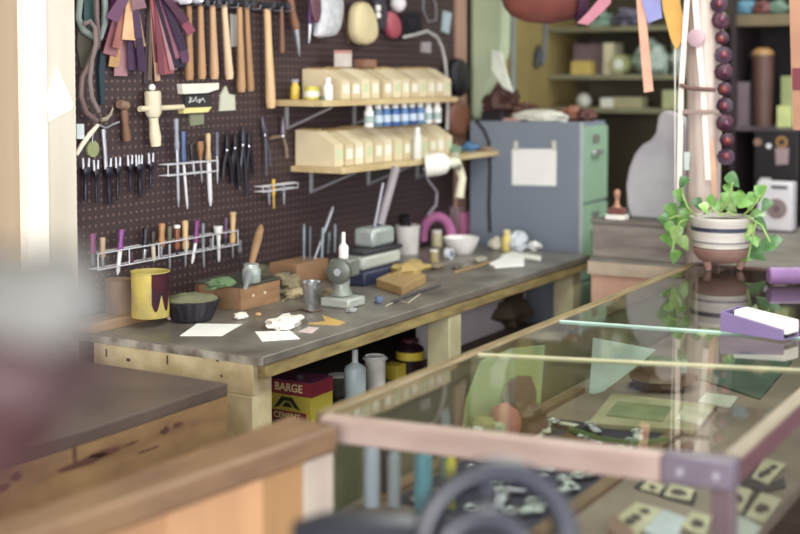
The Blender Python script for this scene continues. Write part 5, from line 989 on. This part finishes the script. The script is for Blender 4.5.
for (px, py, L) in LP:
    q0 = PX(px, py, pc.x-.03+rnd.uniform(-.04, .07)); s2 = S(q0); tocam = (CAM-q0).normalized()
    side = -rt if px < 690 else rt
    dv = side*rnd.uniform(-.5, .9)+Vector((0, 0, rnd.uniform(-1.1, .1)))+tocam*rnd.uniform(.1, .5)
    nr = tocam*1.0+Vector((0, 0, rnd.uniform(.3, 1.1)))+rt*rnd.uniform(-.5, .5)
    leaf(q0-dv.normalized()*L*s2*.55, dv, nr, L*s2*1.2, L*s2*.85)
lf.build('foliage', [M('4d7f34', .4, h2='74a44c', scale=30), M('6a9a44', .4, h2='a3bf74', scale=30), M('305c2c', .4, h2='4a7a3c', scale=30)], t)
rim = pc+Vector((0, 0, 51*k))
for seq in ([(696, 216), (688, 208), (683, 196), (682, 182)], [(692, 217), (680, 222), (675, 234), (672, 252)], [(690, 218), (676, 216), (666, 220)], [(720, 214), (728, 200), (733, 182)], [(742, 216), (752, 208), (760, 196)], [(748, 217), (756, 222), (752, 240), (748, 258)], [(750, 218), (762, 226), (770, 242)], [(704, 214), (712, 206), (716, 212), (722, 216), (728, 212), (736, 216)]):
    vines.tube([PX(a, b, pc.x-.02-.03*(i > 0)) for i, (a, b) in enumerate(seq)], .0035, 6)
vines.build('stem', M('8fae5c', .5), t)
# ================================================================== ON THE GLASS AT THE RIGHT
A = PZ(768, 284, ZC); r_ = 8.5*S(A); ax = (rt+Vector((.0, .0, 0)) ).normalized()
A = V(A.x, A.y, ZC+r_); tag(MB().rod(A+fw.cross(Vector((0, 0, 1)))*0, A+rt*.22, [(0, r_*.8), (.02, r_), (.98, r_), (1, r_*.8)], 24).build('purple_roll', M('7d5a8c', .5)), 'purple roll lying on the glass at the right edge', 'roll')
# card holder
b0_, b1_ = PZ(720, 331, ZC), PZ(783, 341, ZC); t = thing('card_holder', (b0_+b1_)/2, 'purple wedge-shaped holder with a stack of white cards on the glass', 'card holder')
d_ = (b1_-b0_); Lh = d_.length; d_.normalize(); bk_ = Vector((-d_.y, d_.x, 0)); bk_ = bk_ if bk_.dot(fw) > 0 else -bk_
h0, h1 = 20*S(b0_), 11*S(b1_)
def wedge(d0, d1, k0, k1, zof=0, z2=0, a=0, b=1): return [b0_+bk_*d0+d_*Lh*a+Vector((0, 0, zof)), b0_+bk_*d0+d_*Lh*b+Vector((0, 0, zof)), b0_+bk_*d0+d_*Lh*b+Vector((0, 0, k1)), b0_+bk_*d0+d_*Lh*a+Vector((0, 0, k0))]
PU = M('7c6a9c', .5, var=.08)
MB().prism(wedge(0, 0, h0, h1), bk_*.006).build('front_side', PU, t, bevel=.001); MB().prism(wedge(.075, 0, h0*1.1, h1*1.3), bk_*.006).build('rear_side', PU, t, bevel=.001)
MB().prism(wedge(.0061, 0, h0, h0, 0, 0, 0, .03), bk_*.0685).build('end_side', PU, t); MB().prism(wedge(.0061, 0, .004, .004, 0, 0, .031, 1), bk_*.0685).build('bottom', PU, t)
cs = MB(); cs.prism([b0_+bk_*.009+d_*Lh*.2+Vector((0, 0, h0*.55)), b0_+bk_*.009+d_*Lh*1.02+Vector((0, 0, h1*.55)), b0_+bk_*.009+d_*Lh*1.02+Vector((0, 0, h1*1.6)), b0_+bk_*.009+d_*Lh*.2+Vector((0, 0, h0*1.12))], bk_*.062)
cd = cs.build('card_stack', M('eeeade', .7, var=.04), smooth=False); tag(cd, 'stack of white cards tilted in the purple holder', 'cards')
q = PZ(795, 327, ZC); tag(MB().tube([PZ(x, y, ZC+.008) for x, y in ((785, 336), (791, 334), (796, 328), (795, 324))], .008, 8).build('black_clip', BLACK), 'small black clip lying right of the purple holder', 'clip')
# ================================================================== FOREGROUND
wc = PD(496, 545, 1.62); nrm = (CAM-wc); nrm.z = nrm.z*.2+.0; nrm = nrm.normalized(); nrm = (nrm+rt*.25+Vector((0, 0, .05))).normalized()
u = nrm.cross(Vector((0, 0, 1))).normalized(); w_ = u.cross(nrm).normalized()
if w_.z < 0: w_ = -w_
t = thing('sewing_machine', (wc.x, wc.y, 0), 'black cast-iron leather machine with a large handwheel in front of the glass case', 'machine')
GB = M('1e2636', .36, .12); GB.node_tree.nodes['Principled BSDF'].inputs['Specular IOR Level'].default_value = 1.0
Rw = 78*S(wc)
def circ(c, r_, n=40): return [c+u*(r_*math.cos(2*math.pi*i/n))+w_*(r_*math.sin(2*math.pi*i/n)) for i in range(n)]
MB().tube(circ(wc, Rw-.006), .0165, 12, close=True).build('flywheel', GB, t)
for a in (R(82), R(202), R(322)): MB().cyl(wc+u*(.03*math.cos(a))+w_*(.03*math.sin(a)), wc+u*((Rw-.006)*math.cos(a))+w_*((Rw-.006)*math.sin(a)), .008, .009, 10).build('spoke', GB, t)
MB().rod(wc-nrm*.03, wc+nrm*.03, [(0, .03), (.2, .034), (.8, .034), (1, .028)], 24).build('hub', GB, t)
pc2 = wc+nrm*.055-u*(-.0)+rt*-.03+Vector((0, 0, -.008)); MB().tube(circ(pc2, .054, 30), .014, 10, close=True).build('pulley', GB, t)
MB().rod(pc2-nrm*.008, pc2+nrm*.008, [(0, .044), (1, .044)], 24).build('pulley_disc', M('15161e', .3, .3), t)
MB().cyl(wc-nrm*.02, wc-nrm*.18-rt*.05, .012).build('shaft', M('55555f', .3, .6), t)
bq = PD(372, 545, 1.66); MB().rod(V(bq.x, bq.y, bq.z-.01)-rt*.1, V(bq.x, bq.y, bq.z+.0)+rt*.12, [(0, .04), (.2, .05), (.7, .045), (1, .03)], 18).build('arm', GB, t)
MB().rod((bq.x, bq.y, .03), (bq.x, bq.y, bq.z-.02), [(0, .06), (.3, .035), (.9, .035), (1, .05)], 18).build('pedestal', GB, t)
MB().lathe((bq.x, bq.y, 0), [(.2, 0), (.2, .02), (.12, .035)], 28).build('base', GB, t)
# out-of-focus saddle at the left edge
c = PD(48, 298, .70); q_ = .72
t = thing('saddle', (c.x, c.y, 0), 'large blurred saddle at the left edge, grey fleece above dark brown leather', 'saddle')
L_ = -rt*q_; Z_ = Vector((0, 0, q_))
FL = M('82827e', .95, h2='62645f', scale=16, bump=.5); SL = M('4a2a2e', .5, h2='33201f', scale=8)
m = MB(); m.blob(c+L_*.015, (.058*q_, .058*q_, .04*q_), 3, .16, 24, flat=False, fr=1.5); m.blob(c+L_*.12, (.1*q_, .09*q_, .05*q_), 4, .14, 24, flat=False, fr=1.5); m.build('fleece', FL, t)
MB().blob(c+L_*.03-Z_*.058, (.066*q_, .07*q_, .05*q_), 5, .1, 24, flat=False).build('seat', SL, t)
MB().rod(c+L_*.02-Z_*.07, c+L_*.13-Z_*.18, [(0, .05*q_), (.4, .046*q_), (1, .02*q_)], 18).build('flap', SL, t)
b_ = c+L_*.2; MB().rod((b_.x, b_.y, 0), (b_.x, b_.y, c.z), [(0, .16), (.02, .16), (.03, .03), (1, .03)], 16).build('stand', M('5a4436', .6), t)
# ================================================================== LIGHT
def area(name, loc, target, size, sy, power, colr):
    l = bpy.data.lights.new(name, 'AREA'); l.shape = 'RECTANGLE'; l.size = size; l.size_y = sy; l.energy = power; l.color = colr
    o = bpy.data.objects.new(name, l); col.objects.link(o); o.location = loc
    o.rotation_euler = (V(target)-V(loc)).to_track_quat('-Z', 'Y').to_euler(); return o
area('shop_window_light', (-3.4, -1.2, 1.95), (3.2, 1.6, 1.0), 3.4, 2.1, 300, (1, .97, .96))
area('ceiling_fill_light', (3.2, .9, 2.66), (3.2, .9, 0), 2.4, .6, 50, (.95, 1, .93))  # overhead fill lamp added for brightness, no fixture modelled
area('ceiling_fill_light', (5.5, 1.2, 2.66), (5.5, 1.2, 0), 1.4, .5, 20, (.95, 1, .93))  # second added overhead fill, over the rear counter
w = bpy.data.worlds.new('world'); sc.world = w; w.use_nodes = True
w.node_tree.nodes['Background'].inputs['Color'].default_value = (.95, .93, 1, 1); w.node_tree.nodes['Background'].inputs['Strength'].default_value = 1.7
sc.view_settings.view_transform = 'Standard'; sc.view_settings.look = 'None'; sc.view_settings.gamma = 1; sc.view_settings.use_curve_mapping = False
sc.view_settings.exposure = .22
